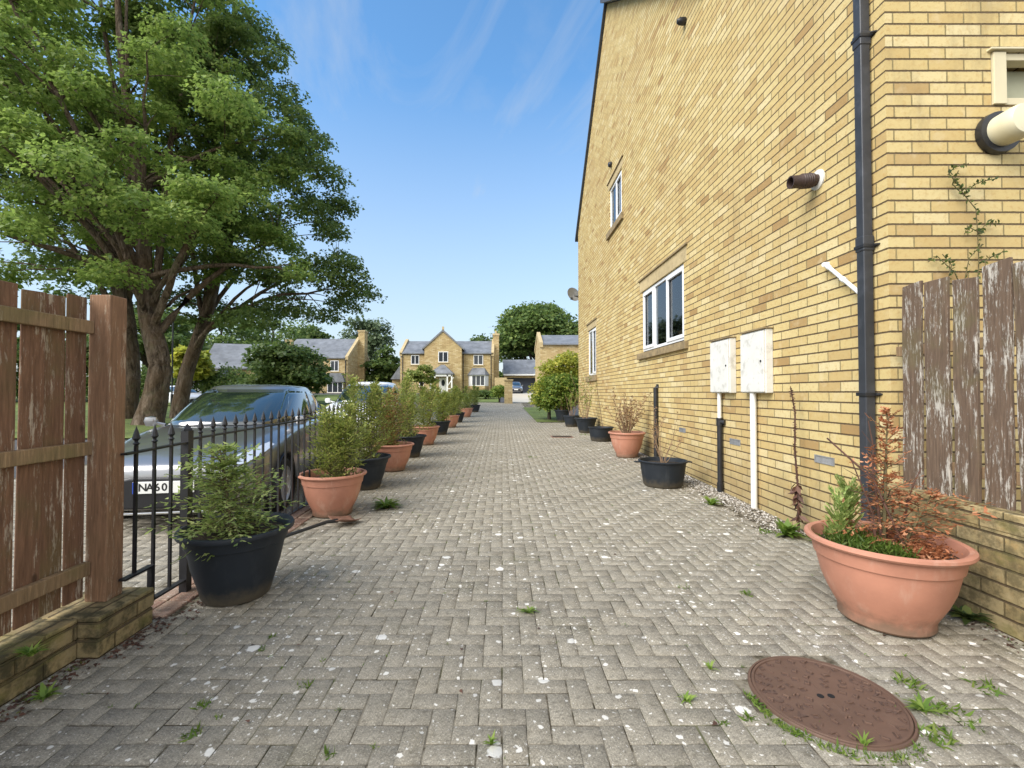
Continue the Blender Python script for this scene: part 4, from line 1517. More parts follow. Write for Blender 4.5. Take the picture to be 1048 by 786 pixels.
for k in range(1400):                                  # along the wall bases
    if k % 2:
        x, y = -1.76 * S + abs(r.normal()) * .03, r.uniform(.5, 2.35)
    else:
        x, y = 2.325 * S - abs(r.normal()) * .03, r.uniform(1.0, 3.4)
    P.append((x, y, -.004))
    D.append((r.normal(), r.normal(), r.uniform(.2, 1)))
    N.append((r.normal(), r.normal(), .6))
    L.append(random.uniform(.008, .03))
gr = leaves('grass', M['grassblade'], P, D, N, L, np.array(L) * .22, None, T_BLADE)
tag(gr, 'tiny grass and moss sprouting in the paving joints', 'grass', kind='stuff')

# gravel strip
n = 5200
ys_ = r.uniform(4.3, 11.5, n)
xs_ = XW - .02 - np.abs(r.normal(0, .20, n)) - .05 * r.random(n)
sz = r.uniform(.006, .017, n)
keepm = xs_ > 2.3
mb = MB()
ico = [(1, 0, 0), (-1, 0, 0), (0, 1, 0), (0, -1, 0), (0, 0, .7), (0, 0, -.7)]
icf = [(0, 2, 4), (2, 1, 4), (1, 3, 4), (3, 0, 4), (2, 0, 5), (1, 2, 5), (3, 1, 5), (0, 3, 5)]
for i in range(n):
    a = random.uniform(0, 6.28)
    ca, sa = math.cos(a), math.sin(a)
    s1, s2 = sz[i], sz[i] * random.uniform(.5, .9)
    off = len(mb.v)
    z_ = G(ys_[i]) + s2 * .3
    for (x, y, z) in ico:
        mb.v.append((xs_[i] + (x * ca * s1 - y * sa * s2), ys_[i] + (x * sa * s1 + y * ca * s2), z_ + z * s2))
    mb.f += [tuple(q + off for q in f) for f in icf]
gv = mb.build('gravel', M['pebble'], smooth=True)
tag(gv, 'loose pale gravel along the foot of the brick house', 'gravel', kind='stuff')

# dead leaves and crumbs of bark swept against the walls
rl_ = np.random.default_rng(33)
P, D, N, L = [], [], [], []
for k in range(1500):
    q_ = k % 5
    if q_ < 3:
        y = rl_.uniform(.9, 3.2)
        x = (-1.77 if y < 1.93 * S else -1.69) * S + abs(rl_.normal()) * .055 if y < 2.24 * S else rl_.uniform(-2.12, -1.85)
    elif q_ == 3:
        y = rl_.uniform(1.2, 3.4)
        x = 2.325 * S - abs(rl_.normal()) * .06
    else:
        y = rl_.uniform(1, 9)
        x = rl_.uniform(-1.9, 2.6)
        if rl_.random() < .75:
            continue
    P.append((x, y, G(y) + .003 + rl_.random() * .006))
    D.append((rl_.normal(), rl_.normal(), rl_.normal() * .15))
    N.append((rl_.normal() * .25, rl_.normal() * .25, 1))
    L.append(rl_.uniform(.008, .034))
tag(leaves('leaf_litter', M['deadleaf'], P, D, N, L, np.array(L) * .55, None, T_MAPLE), 'dark dead leaf litter along the foot of the low walls', 'litter', kind='stuff')

# tall dead stalk by the wall
q = onground(818, 545)
t = thing('dead_stalk', 'tall brown dead flower spike standing against the brick wall', 'plant', (2.33 * S, q.y, G(q.y)))
st = MB()
pts = [Vector((.0, 0, 0)), Vector((.01, .02, .4)), Vector((-.01, .03, .8)), Vector((.01, .05, 1.15)), Vector((-.02, .07, 1.40))]
st.tube(pts, [.01, .009, .008, .007, .004], 6)
st.build('stem', M['twig_dark'], t)
P, D, L = [], [], []
r2 = random.Random(4)
for k in range(420):
    f = r2.uniform(.25, 1)
    i = min(3, int(f * 4))
    p = pts[i].lerp(pts[i + 1], f * 4 - i)
    P.append(tuple(p))
    D.append((r2.gauss(0, 1), r2.gauss(0, 1), r2.uniform(-.5, .8)))
    L.append(r2.uniform(.012, .028))
for k in range(46):
    f = r2.uniform(.06, .4)
    p = pts[0].lerp(pts[2], f * 1.5 if f * 1.5 < 1 else 1)
    P.append(tuple(p))
    D.append((r2.gauss(0, 1), r2.gauss(0, 1), -1.1))
    L.append(r2.uniform(.06, .12))
leaves('foliage', M['deadleaf'], P, D, np.random.default_rng(3).normal(size=(len(P), 3)), L, np.array(L) * .4, t)

# climber on the front wall
q = at(1000, 300, 2.80 * S)
t = thing('climbing_plant', 'thin green climber on the brick wall above the right fence', 'plant', (q.x, q.y, q.z))
st = MB()
r2 = random.Random(11)
paths = [[(1000, 300), (1003, 270), (1001, 240), (996, 215), (984, 198), (978, 190)], [(984, 200), (975, 188), (978, 176)], [(984, 200), (995, 190), (1005, 186), (1018, 184)], [(978, 190), (968, 180), (975, 172), (990, 168)], [(985, 300), (975, 280), (960, 262), (950, 268)], [(968, 290), (972, 272), (965, 260)], [(985, 290), (990, 265), (1004, 250)], [(1003, 270), (1015, 262), (1025, 258)], [(1001, 240), (1010, 228), (1022, 230)], [(1001, 240), (990, 232), (986, 240)]]
P, D, L = [], [], []
for pth in paths:
    pp = [at(a, b, 2.80 * S) - q + Vector((0, random.uniform(-.03, .01), 0)) for a, b in pth]
    st.tube(pp, .0035, 5)
    for i in range(len(pp) - 1):
        for k in range(5):
            c = pp[i].lerp(pp[i + 1], k / 5)
            for _ in range(2):
                P.append(tuple(c))
                D.append((r2.gauss(0, 1), -abs(r2.gauss(0, .5)), r2.gauss(0, .8)))
                L.append(r2.uniform(.02, .042))
st.build('stem', M['stem'], t)
leaves('foliage', M['ivy'], P, D, np.random.default_rng(4).normal(size=(len(P), 3)) * (1, 1, 1) + (0, -1, .5), L, np.array(L) * .55, t)

# ================================================================ TREES
def crown_leaves(r, clumps, per, size, flat=.56):
    """leaf positions on domed clumps; clumps = (centre, radius)"""
    Ps, Ds, Ns = [], [], []
    for (c, rad) in clumps:
        n = int(per * (rad ** 1.6))
        th = r.uniform(0, 2 * np.pi, n)
        zz = r.uniform(-.35, 1, n)
        s_ = np.sqrt(np.clip(1 - zz * zz, 0, 1))
        d = np.stack([s_ * np.cos(th), s_ * np.sin(th), zz], 1)
        # lumpy radius so that no clump is a ball
        lump = 1 + .22 * np.sin(5 * th + c[0] * 3) * s_ + .18 * np.sin(9 * zz + 4 * th + c[1])
        rr = rad * lump * (1 - .55 * r.random(n) ** 2.2)
        P = np.array(c) + d * rr[:, None] * (1, 1, flat)
        P[:, 2] -= .16 * rad * s_ ** 2
        N = d * .55 + (0, 0, .9) + r.normal(0, .42, (n, 3))
        D = d * (1, 1, -.1) + r.normal(0, .6, (n, 3)) + (0, 0, -.35)
        Ps.append(P)
        Ds.append(D)
        Ns.append(N)
    P, D, N = np.concatenate(Ps), np.concatenate(Ds), np.concatenate(Ns)
    L = size * r.uniform(.65, 1.25, len(P))
    return P, D, N, L


def bez(a, b, c, n=6):
    return [(a * (1 - t) ** 2 + b * 2 * t * (1 - t) + c * t * t) for t in [i / n for i in range(n + 1)]]


def big_tree(name, label, base, trunk, radii, ellipsoids, nclump, crad, per, leafsize, mat, seed, lo=-.6, limbs=12, group=None, bark='bark', tmpl=T_MAPLE, shell=.62):
    r = np.random.default_rng(seed)
    rp = random.Random(seed)
    t = thing(name, label, 'tree', base, 0, group)
    tp_ = [Vector(p) for p in trunk]
    # resample the trunk smoothly
    pts, rads = [], []
    for i in range(len(tp_) - 1):
        p0, p1, p2, p3 = tp_[max(i - 1, 0)], tp_[i], tp_[i + 1], tp_[min(i + 2, len(tp_) - 1)]
        for k in range(5):
            u = k / 5
            pts.append(.5 * ((2 * p1) + (p2 - p0) * u + (2 * p0 - 5 * p1 + 4 * p2 - p3) * u * u + (3 * p1 - p0 - 3 * p2 + p3) * u ** 3))
            rads.append(radii[i] * (1 - u) + radii[i + 1] * u)
    pts.append(tp_[-1])
    rads.append(radii[-1])
    MB().tube(pts, rads, 18, lobes=.07).build('trunk', M[bark], t, smooth=True)
    # clumps
    cl = []
    tot = sum(e[1][0] * e[1][1] * e[1][2] for e in ellipsoids)
    for (c, rr) in ellipsoids:
        k = max(3, int(nclump * rr[0] * rr[1] * rr[2] / tot))
        tries = 0
        while k and tries < 4000:
            tries += 1
            d = Vector((rp.gauss(0, 1), rp.gauss(0, 1), rp.gauss(0, 1))).normalized()
            if d.z < lo:
                continue
            q = shell + (1 - shell) * rp.random() ** .6
            p = Vector((c[0] + d.x * rr[0] * q, c[1] + d.y * rr[1] * q, c[2] + d.z * rr[2] * q))
            if any((p - o[0]).length < crad * .62 for o in cl):
                if tries % 5:
                    continue
            cl.append((p, crad * rp.uniform(.62, 1.2)))
            k -= 1
    P, D, N, L = crown_leaves(r, [(tuple(c), q) for c, q in cl], per, leafsize)
    leaves('crown', mat, P, D, N, L, L * .95, t, tmpl)
    # limbs
    lb = MB()
    pool = []
    order = cl[:]
    rp.shuffle(order)
    nt_ = len(pts)
    for (c, q) in order[:limbs]:
        i0 = int(nt_ * rp.uniform(.45, .95)) - 1
        a = pts[i0]
        if a.z > c.z:
            i0 = max(int(nt_ * .3), i0 - int(nt_ * .3))
            a = pts[i0]
        mid = a.lerp(c, .5) + Vector((0, 0, (c - a).length * .14))
        path = bez(a, mid, c, 7)
        r0_ = min(rads[i0] * .45, .024 * (c - a).length + .02)
        rl_ = [r0_ * (1 - .8 * k / 7) for k in range(8)]
        path = [p + Vector((rp.gauss(0, .05), rp.gauss(0, .05), rp.gauss(0, .05))) * (0 if k == 0 else 1) for k, p in enumerate(path)]
        lb.tube(path, rl_, 7, cap=False)
        pool += [(p, rl_[k]) for k, p in enumerate(path) if k >= 2]
    pool += [(p, rads[k]) for k, p in enumerate(pts) if k > nt_ * .45]
    for (c, q) in order[limbs:]:
        p0, rr = min(pool, key=lambda s_: (s_[0] - c).length + (2.0 if s_[0].z > c.z else 0))
        mid = p0.lerp(c, .5) + Vector((0, 0, .1 * (c - p0).length))
        path = bez(p0, mid, c, 5)
        r0_ = min(rr * .6, .05)
        lb.tube(path, [r0_ * (1 - .8 * k / 5) for k in range(6)], 5, cap=False)
    lb.build('branches', M[bark], t, smooth=True)
    return t


# big sycamore
TY = 17.0
tb = onground(152, 443)
tb = Vector((at(152, 430, TY).x, TY, G(TY) - .05))


def rel(px, py, Y, b):
    return at(px, py, Y) - b


trk = [rel(150, 452, TY, tb), rel(152, 436, TY, tb), rel(160, 400, TY, tb), rel(163, 370, TY, tb), rel(153, 330, TY, tb), rel(148, 285, TY, tb), rel(146, 230, TY, tb), rel(138, 160, TY, tb), rel(125, 60, TY, tb), rel(118, -40, TY, tb)]
ell = []
for (px, py, Y, rx, ry, rz) in ((95, 120, 17, 5.6, 5.0, 6.6), (75, 235, 15.5, 6.0, 4.0, 2.4), (185, 180, 17.5, 4.4, 4.2, 4.2), (130, -60, 17, 4.6, 4.6, 5.0), (235, 250, 17, 3.6, 3.4, 2.2), (-40, 60, 17, 4.5, 4.5, 6.0), (20, 260, 14.5, 4.2, 3, 1.5)):
    c = rel(px, py, Y, tb)
    ell.append((c, (rx, ry, rz)))
big_tree('sycamore_tree', 'huge spreading sycamore with knotty trunk behind the wooden fence', tb, trk, [.72, .50, .39, .36, .33, .27, .23, .18, .13, .06], ell, 290, .84, 820, .128, M['syc'], 5, limbs=30, shell=.42)
# second tree whose stem leans right
TY = 20.5
tb2 = Vector((at(184, 430, TY).x, TY, G(TY) - .05))
trk = [rel(183, 440, TY, tb2), rel(184, 420, TY, tb2), rel(190, 385, TY, tb2), rel(203, 345, TY, tb2), rel(215, 310, TY, tb2), rel(226, 260, TY, tb2), rel(240, 205, TY, tb2), rel(255, 160, TY, tb2)]
ell = [(rel(px, py, Y, tb2), (rx, ry, rz)) for (px, py, Y, rx, ry, rz) in ((285, 200, 20.5, 3.1, 3.4, 3.9), (250, 120, 20.5, 3.2, 3.2, 3.6), (300, 285, 20.5, 3.2, 3.0, 1.7), (210, 60, 20.5, 3.4, 3.2, 3.2), (336, 290, 20.5, 2.0, 1.6, 1.0), (245, 322, 18.5, 2.6, 2.2, .9), (295, 325, 20.5, 2.2, 2, .9), (190, 318, 21, 2.4, 2, 1.2), (205, 250, 21, 2.8, 2.5, 2))]
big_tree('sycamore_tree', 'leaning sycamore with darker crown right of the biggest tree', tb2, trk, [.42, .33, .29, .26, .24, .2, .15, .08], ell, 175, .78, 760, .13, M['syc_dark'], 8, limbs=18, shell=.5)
# third trunk close behind on the left
TY = 20.0
tb3 = Vector((at(131, 430, TY).x, TY, G(TY) - .05))
trk = [rel(130, 445, TY, tb3), rel(131, 420, TY, tb3), rel(134, 380, TY, tb3), rel(130, 330, TY, tb3), rel(118, 270, TY, tb3), rel(95, 200, TY, tb3), rel(70, 120, TY, tb3)]
ell = [(rel(px, py, Y, tb3), (rx, ry, rz)) for (px, py, Y, rx, ry, rz) in ((20, 140, 21, 5.0, 4, 5.5), (50, 285, 21, 5, 3, 1.9), (120, 200, 22, 4, 3, 4))]
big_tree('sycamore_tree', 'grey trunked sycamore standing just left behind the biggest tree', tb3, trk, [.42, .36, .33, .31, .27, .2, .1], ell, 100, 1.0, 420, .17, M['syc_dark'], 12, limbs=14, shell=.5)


def far_tree(name, label, px, pbase, ptop, Y, wpx, mat, seed, ncl=36, leaf=.45, per=60, group=None, flat=1.0, lo=-.5, tk=.28):
    b = Vector((at(px, pbase, Y).x, Y, min(G(Y), 1.38)))
    top = at(px, ptop, Y).z - b.z
    wd = wpx * Y / F / 2
    trunk_h = top * tk
    c = Vector((0, 0, (top + trunk_h) / 2 * .98))
    rz = (top - trunk_h) / 2
    lean_ = random.Random(seed).uniform(-.03, .03)
    tr_ = [Vector((0, 0, -.3)), Vector((0, 0, trunk_h * .5)), Vector((lean_ * top, 0, trunk_h * 1.3)), Vector((lean_ * top, 0, top * .8))]
    cr = max(.5, min(wd, rz) * .42)
    el = [(c, (wd * .82, wd * .82, rz * .85)), (c + Vector((wd * .3, 0, -rz * .35)), (wd * .6, wd * .6, rz * .4)), (c + Vector((-wd * .25, 0, -rz * .45)), (wd * .65, wd * .65, rz * .4))]
    return big_tree(name, label, b, tr_, [wd * .09 + .05, wd * .07 + .04, wd * .055 + .02, .04], el, ncl, cr, per * (1 / max(cr, .5)) ** 1.1 * 1.6, leaf, mat, seed, lo=lo, limbs=8, group=group, bark='bark_far', tmpl=T_DIAMOND, shell=.55)


far_tree('round_tree', 'rounded mid green tree between the two left background houses', 292, 408, 346, 33, 80, M['bgleaf'], 31, 60, .26, 170, lo=-.95, tk=.06)
far_tree('background_tree', 'tall airy pale tree rising behind the left gabled house', 373, 400, 318, 80, 52, M['bgpale'], 32, 40, .55, 60)
far_tree('background_tree', 'dark green tree behind the white car left of the far house', 394, 402, 354, 66, 36, M['bgleaf'], 33, 40, .5, 90, lo=-.95, tk=.05)
far_tree('background_tree', 'large round dark tree rising behind the garage', 550, 395, 309, 95, 92, M['bgleaf'], 34, 110, .7, 90)
far_tree('background_tree', 'dark tree right of the large round tree, above the slate roof', 585, 395, 325, 88, 40, M['bgleaf'], 35, 40, .65, 90)
far_tree('background_tree', 'dark foliage filling the gap between far house and garage', 514, 402, 372, 74, 20, M['bgleaf'], 38, 24, .5, 90, lo=-.95, tk=.05)
far_tree('background_tree', 'low tree top just over the far house roof', 489, 395, 341, 110, 40, M['bgleaf'], 36, 30, .8, 60)
far_tree('background_tree', 'tree in the gap between sycamore crown and pale airy tree', 322, 400, 330, 84, 40, M['bgleaf'], 37, 40, .6, 80)
GB = 'trees behind the big sycamores'
for i, (px, top, Y, wp, lb_) in enumerate(((60, 330, 38, 110, 'leafy tree low behind the left fence boards'), (150, 310, 45, 120, 'background tree seen between the sycamore trunks'), (225, 318, 58, 100, 'background tree above the roof with skylights'), (-60, 300, 36, 140, 'background tree at the far left beyond the fence'), (280, 320, 70, 90, 'background tree peeping above the rounded tree'), (196, 350, 36, 30, 'small pale green tree beside the leaning trunk'))):
    far_tree('background_tree', lb_, px, 405, top, Y, wp, M['golden'] if i == 5 else M['bgleaf'], 40 + i, 40, .42, 90, GB)
# garden bushes
far_tree('golden_shrub', 'tall yellow green shrub beyond the end of the brick house', 577, 420, 352, 19.5, 38, M['golden'], 51, 22, .11, 300)
far_tree('round_bush', 'dense rounded green and yellow bush by the farthest black pot', 574, 422, 384, 18.6, 34, M['shrubgreen'], 52, 40, .09, 620, lo=-.95)
far_tree('golden_shrub', 'low golden bush at the left edge of the garden bed', 562, 421, 386, 19.2, 24, M['golden'], 53, 26, .09, 520, lo=-.95)
far_tree('garden_tree', 'small brownish tree in front of the far house window', 431, 408, 373, 48, 34, M['conif'], 54, 26, .22, 200)
far_tree('round_bush', 'small green bush beside the brick gate pier', 511, 411, 394, 36, 9, M['shrubgreen'], 55, 14, .12, 200, lo=-.9)
far_tree('round_bush', 'low hedge like bush on the far house lawn', 497, 410, 400, 42, 22, M['bgleaf'], 56, 16, .14, 200, lo=-.9)


# ================================================================ FAR HOUSES
def win(parent, x0, x1, z0, z1, y, mull=1, rot=None, sill=True, head=False):
    """a window in a front wall that faces -y; local metres"""
    f = MB()
    t_ = .08
    f.box(x0, x1, y - .03, y + .03, z0, z0 + t_).box(x0, x1, y - .03, y + .03, z1 - t_, z1)
    xs = [x0] + [x0 + (x1 - x0) * (k + 1) / (mull + 1) for k in range(mull)] + [x1]
    for i, x in enumerate(xs):
        a = x if i == 0 else (x - t_ if i == len(xs) - 1 else x - t_ / 2)
        f.box(a, a + t_, y - .028, y + .028, z0 + t_, z1 - t_)
    fo = f.build('window', M['upvc'], parent)
    MB().box(x0 + .02, x1 - .02, y - .01, y - .004, z0 + .02, z1 - .02).build('pane', M['far_pane'], fo)
    if sill:
        MB().box(x0 - .12, x1 + .12, y - .09, y - .031, z0 - .12, z0 - .002).build('sill', M['stone'], fo)
    return fo


def roof_gable(parent, x0, x1, y0, y1, ze, zr, over=.25, along='x'):
    t_ = .14
    if along == 'x':
        ym = (y0 + y1) / 2
        k = (zr - ze) / (ym - y0)
        p = [(y0 - over, ze - k * over + .02), (ym, zr + .02), (y1 + over, ze - k * over + .02), (y1 + over, ze - k * over + t_), (ym, zr + t_ + .02), (y0 - over, ze - k * over + t_)]
        return MB().prism(p, x0, x1, 'x').build('roof', M['slate'], parent)
    xm = (x0 + x1) / 2
    k = (zr - ze) / (xm - x0)
    p = [(x0 - over, ze - k * over + .02), (xm, zr + .02), (x1 + over, ze - k * over + .02), (x1 + over, ze - k * over + t_), (xm, zr + t_ + .02), (x0 - over, ze - k * over + t_)]
    return MB().prism(p, y0, y1, 'y').build('roof', M['slate'], parent)


# the far detached house, front to the camera
HY = 58.0
b0 = at(457, 401, HY)
hz = 1.37
h1 = thing('detached_house', 'wide buff brick house with central gable and porch at the end of the drive', 'house', (b0.x, HY, hz))


def hx(px):
    return at(px, 401, HY).x - b0.x


def hzz(py):
    return at(457, py, HY).z - hz


x0, x1, ze, zr = hx(409.5), hx(505), hzz(361.5), hzz(347)
D_ = 7.5
MB().prism([(0, -.6), (D_, -.6), (D_, ze), (D_ / 2, zr), (0, ze)], x0, x1, 'x').build('wall', M['brick_far'], h1)
roof_gable(h1, x0 + .25, x1 - .25, 0, D_, ze, zr)
for xa, xb in ((x0 - .08, x0 + .27), (x1 - .27, x1 + .08)):
    k = (zr - ze) / (D_ / 2)
    MB().prism([(-.15, ze - .35), (D_ / 2, zr + .08), (D_ + .15, ze - .35), (D_ + .15, ze + .15), (D_ / 2, zr + .45), (-.15, ze + .15)], xa, xb, 'x').build('parapet', M['stone'], h1)
gx0, gx1, gzt = hx(435.5), hx(473), hzz(340.5)
gm = (gx0 + gx1) / 2
gwz = hzz(357)
MB().prism([(gx0, -.6), (gx1, -.6), (gx1, gwz), (gm, gzt), (gx0, gwz)], -.9, 2.5, 'y').build('wall', M['brick_far'], h1)
k = (gzt - gwz) / (gm - gx0)
MB().prism([(gx0 - .3, gwz - .3 * k + .02), (gm, gzt + .02), (gx1 + .3, gwz - .3 * k + .02), (gx1 + .3, gwz - .3 * k + .25), (gm, gzt + .3), (gx0 - .3, gwz - .3 * k + .25)], -1.02, 3.7, 'y').build('roof', M['slate'], h1)
MB().box(gm - .12, gm + .12, -1.02, -.8, gzt + .2, gzt + .65).build('finial', M['stone'], h1)
for (pa, pb, pt, pbm, yy) in ((420.5, 429, 363.5, 373, 0), (449.5, 459.4, 360.5, 371.2, -.9), (484.6, 494.4, 363.3, 373.4, 0), (429, 433.5, 387, 396, 0)):
    win(h1, hx(pa), hx(pb), hzz(pbm), hzz(pt), yy - .02)
MB().box(x0, gx0 - .02, -.15, -.02, ze - .16, ze - .02).box(gx1 + .02, x1, -.15, -.02, ze - .16, ze - .02).build('gutter', M['black_plastic'], h1)
MB().tube([(gx1 + .15, -.09, ze - .1), (gx1 + .15, -.09, -.3)], .05, 6).tube([(x1 - .3, -.09, ze - .1), (x1 - .3, -.09, -.3)], .05, 6).tube([(x0 + .3, -.09, ze - .1), (x0 + .3, -.09, -.3)], .05, 6).build('downpipe', M['black_plastic'], h1)
# porch
pc = hx(454.5)
pw = (hx(466) - hx(443)) / 2
pz0, pz1 = hzz(382.8), hzz(374)
MB().add([(pc - pw, -3.0, pz0), (pc + pw, -3.0, pz0), (pc + pw, -.9, pz0), (pc - pw, -.9, pz0), (pc - .2, -1.4, pz1), (pc + .2, -1.4, pz1), (pc + .2, -.9, pz1), (pc - .2, -.9, pz1), (pc - pw, -3.0, pz0 - .15), (pc + pw, -3.0, pz0 - .15), (pc + pw, -.9, pz0 - .15), (pc - pw, -.9, pz0 - .15)], [(0, 1, 5, 4), (1, 2, 6, 5), (3, 0, 4, 7), (4, 5, 6, 7), (8, 9, 1, 0), (9, 10, 2, 1), (11, 8, 0, 3), (8, 11, 10, 9)]).build('porch_roof', M['slate'], h1)
m = MB()
for xx in (pc - pw + .15, pc - .75, pc + .75, pc + pw - .15):
    m.box(xx - .08, xx + .08, -2.9, -2.74, -.4, pz0 - .16)
m.box(pc - pw + .1, pc + pw - .1, -2.9, -2.75, pz0 - .40, pz0 - .16).box(pc - pw + .1, pc - .8, -2.88, -2.76, .45, .55).box(pc + .8, pc + pw - .1, -2.88, -2.76, .45, .55)
mt = Matrix.Translation((pc + 1.1, -2.8, 1.3)) @ Matrix.Rotation(R(35), 4, 'Y')
m.box(-.05, .05, -.05, .05, -.7, .7, mt)
m.build('porch_frame', M['white_paint'], h1)
dr = MB().box(pc - .5, pc + .5, -.97, -.905, -.3, 1.9).build('door', M['white_paint'], h1)
MB().lathe([(0, 0), (.22, 0), (.22, .02), (0, .02)], 20, sy=1.8).build('pane', M['far_pane'], dr, loc=(pc, -.975, 1.25), rot=(R(90), 0, 0))
# bay window
bx0, bx1 = hx(479.5), hx(500)
bz0, bz1, bzr = hzz(395), hzz(383.5), hzz(378)
bm_ = MB().prism([(bx0, -.02), (bx0 + .45, -.75), (bx1 - .45, -.75), (bx1, -.02)], -.5, bz0).build('bay_base', M['brick_far'], h1)
MB().add([(bx0 - .15, 0, bz1), (bx0 + .38, -.92, bz1), (bx1 - .38, -.92, bz1), (bx1 + .15, 0, bz1), (bx0 + .5, 0, bzr + .2), (bx1 - .5, 0, bzr + .2), (bx0 - .15, 0, bz1 - .1), (bx0 + .38, -.92, bz1 - .1), (bx1 - .38, -.92, bz1 - .1), (bx1 + .15, 0, bz1 - .1)], [(0, 1, 4), (1, 2, 5, 4), (2, 3, 5), (6, 7, 1, 0), (7, 8, 2, 1), (8, 9, 3, 2), (6, 9, 8, 7)]).build('bay_roof', M['slate'], h1)
win(h1, bx0 + .45, bx1 - .45, bz0, bz1 - .1, -.72, 2, sill=False)
for s_, (xa, ya, xb, yb) in enumerate(((bx0, 0, bx0 + .45, -.74), (bx1 - .45, -.74, bx1, 0))):
    MB().add([(xa, ya, bz0), (xb, yb, bz0), (xb, yb, bz1 - .1), (xa, ya, bz1 - .1)], [(0, 1, 2, 3)]).build('bay_side', M['upvc'], h1)
# chimney on its right gable
cxa, cxb = hx(504.3), hx(510.5)
MB().box(cxa, cxb, 2.2, 4.0, -.6, hzz(341)).build('chimney', M['brick_far'], h1)
MB().box(cxa - .08, cxb + .08, 2.1, 4.1, hzz(341), hzz(339)).lathe([(.14, 0), (.12, .45), (.09, .45)], 10, (cxa + cxb) / 2, 3.1, hzz(339)).build('chimney_cap', M['stone'], h1)
MB().tube([(cxa + .1, 2.6, hzz(339)), (cxa + .1, 2.6, hzz(331))], .02, 4).tube([(cxa - .7, 2.6, hzz(332)), (cxa + .5, 2.6, hzz(331))], .015, 4).build('aerial', M['alu'], h1)
# low side wing on the left
MB().prism([(hx(398.5), hzz(388)), (hx(409), hzz(373)), (hx(409), hzz(388))], .5, 6, 'y').build('wing_roof', M['slate'], h1)
MB().box(hx(399.5), hx(409), 1, 5.5, -.6, hzz(388)).build('wing_wall', M['brick_far'], h1)

# garage
GY = 62.0
g0 = at(532, 401, GY)
gr_ = thing('garage', 'low garage with slate roof and open dark blue doors behind the far apron', 'garage', (g0.x, GY, 1.38))
gxa, gxb = at(516, 400, GY).x - g0.x, at(552, 400, GY).x - g0.x
gze, gzr = at(532, 384, GY).z - 1.38, at(532, 367.5, GY).z - 1.38
m = MB().box(gxa, gxa + .45, 0, 6, -.3, gze).box(gxb - .3, gxb, 0, 6, -.3, gze).box(gxa + .46, gxb - .31, 5.8, 6, -.3, gze).box(gxa + .45, gxb - .3, 0, .3, gze - .35, gze)
m.build('wall', M['brick_far'], gr_)
MB().prism([(-.3, gze), (3.2, gzr), (6.4, gze), (6.4, gze + .15), (3.2, gzr + .15), (-.3, gze + .15)], gxa - .15, gxb + .1, 'x').build('roof', M['slate'], gr_)
MB().box(gxa - .1, gxb + .1, -.42, -.3, gze - .05, gze + .14).build('fascia', M['white_paint'], gr_)
MB().box(gxa + .46, gxb - .31, 1.2, 1.26, -.2, gze - .36).build('door', M['garage_door'], gr_)
# gate pier
p = at(520.3, 402, 35)
gp = thing('brick_pier', 'square brick gate pier at the end of the drive', 'pier', (p.x, 35, G(35)))
pw2 = 4.1 * 35 / F
MB().box(-pw2, pw2, -pw2, pw2, -.2, at(520, 389.5, 35).z - G(35)).build('pier', M['brick_far'], gp)
ph = at(520, 389.5, 35).z - G(35)
MB().box(-pw2 - .06, pw2 + .06, -pw2 - .06, pw2 + .06, ph, ph + .08).build('cap', M['stone'], gp)
# pale board gate between far house and garage
p = at(511.5, 398, 57)
wg = MB().box(-.75, .75, 0, .06, -.3, 1.9).build('garden_gate', M['stone'], loc=(p.x + .1, 57, 1.38))
tag(wg, 'pale board gate between the far house and the garage', 'gate')

# house beyond the brick house on the right
Y2 = 46.0
r0_ = at(553, 402, Y2)
h2 = thing('detached_house', 'buff brick house with slate roof partly hidden behind the golden shrub', 'house', (r0_.x, Y2, 1.1))
ze, zr = at(570, 352.5, Y2).z - 1.1, at(570, 344.5, Y2 + 3.5).z - 1.1
MB().prism([(0, -.6), (7, -.6), (7, ze), (3.5, zr), (0, ze)], 0, 12, 'x').build('wall', M['brick_far'], h2)
roof_gable(h2, .25, 12, 0, 7, ze, zr)
MB().prism([(-.15, ze - .3), (3.5, zr + .1), (7.15, ze - .3), (7.15, ze + .2), (3.5, zr + .5), (-.15, ze + .2)], -.08, .27, 'x').build('parapet', M['stone'], h2)
win(h2, 1.6, 2.7, 2.9, 4.0, -.03)
win(h2, 1.6, 2.7, .4, 1.6, -.03)

# left gabled house with chimney
Y3 = 60.0
c0 = at(355.5, 402, Y3)
h3 = thing('detached_house', 'gabled buff brick house with tall chimney left of the white car', 'house', (c0.x, Y3, 1.25))
f3 = lambda py: at(355, py, Y3).z - 1.25
e3 = lambda px: at(px, 402, Y3).x - c0.x
ze, zr = f3(366), f3(346)
zr = at(363, 348, Y3 + 5).z - 1.25
MB().prism([(0, -.6), (10, -.6), (10, ze), (5, zr), (0, ze)], -9, 0, 'x').build('wall', M['brick_far'], h3)
roof_gable(h3, -9, -.3, 0, 10, ze, zr)
MB().prism([(-.15, ze - .3), (5, zr + .1), (10.15, ze - .3), (10.15, ze + .15), (5, zr + .45), (-.15, ze + .15)], -.29, .1, 'x').build('parapet', M['stone'], h3)
MB().box(.0, .9, 4.4, 5.8, -.6, at(368, 340, Y3 + 5).z - 1.25).build('chimney', M['brick_far'], h3)
MB().box(-.08, .98, 4.3, 5.9, at(368, 340, Y3 + 5).z - 1.25, at(368, 338.6, Y3 + 5).z - 1.25).build('chimney_cap', M['stone'], h3)
win(h3, e3(338), e3(346.5), f3(380), f3(369), -.03)
win(h3, e3(336), e3(352), f3(402), f3(391), -.35, 2)
MB().prism([(e3(334), f3(391)), (e3(354), f3(391)), (e3(351), f3(382)), (e3(337), f3(382))], -.6, -.02, 'y').build('canopy', M['slate'], h3)
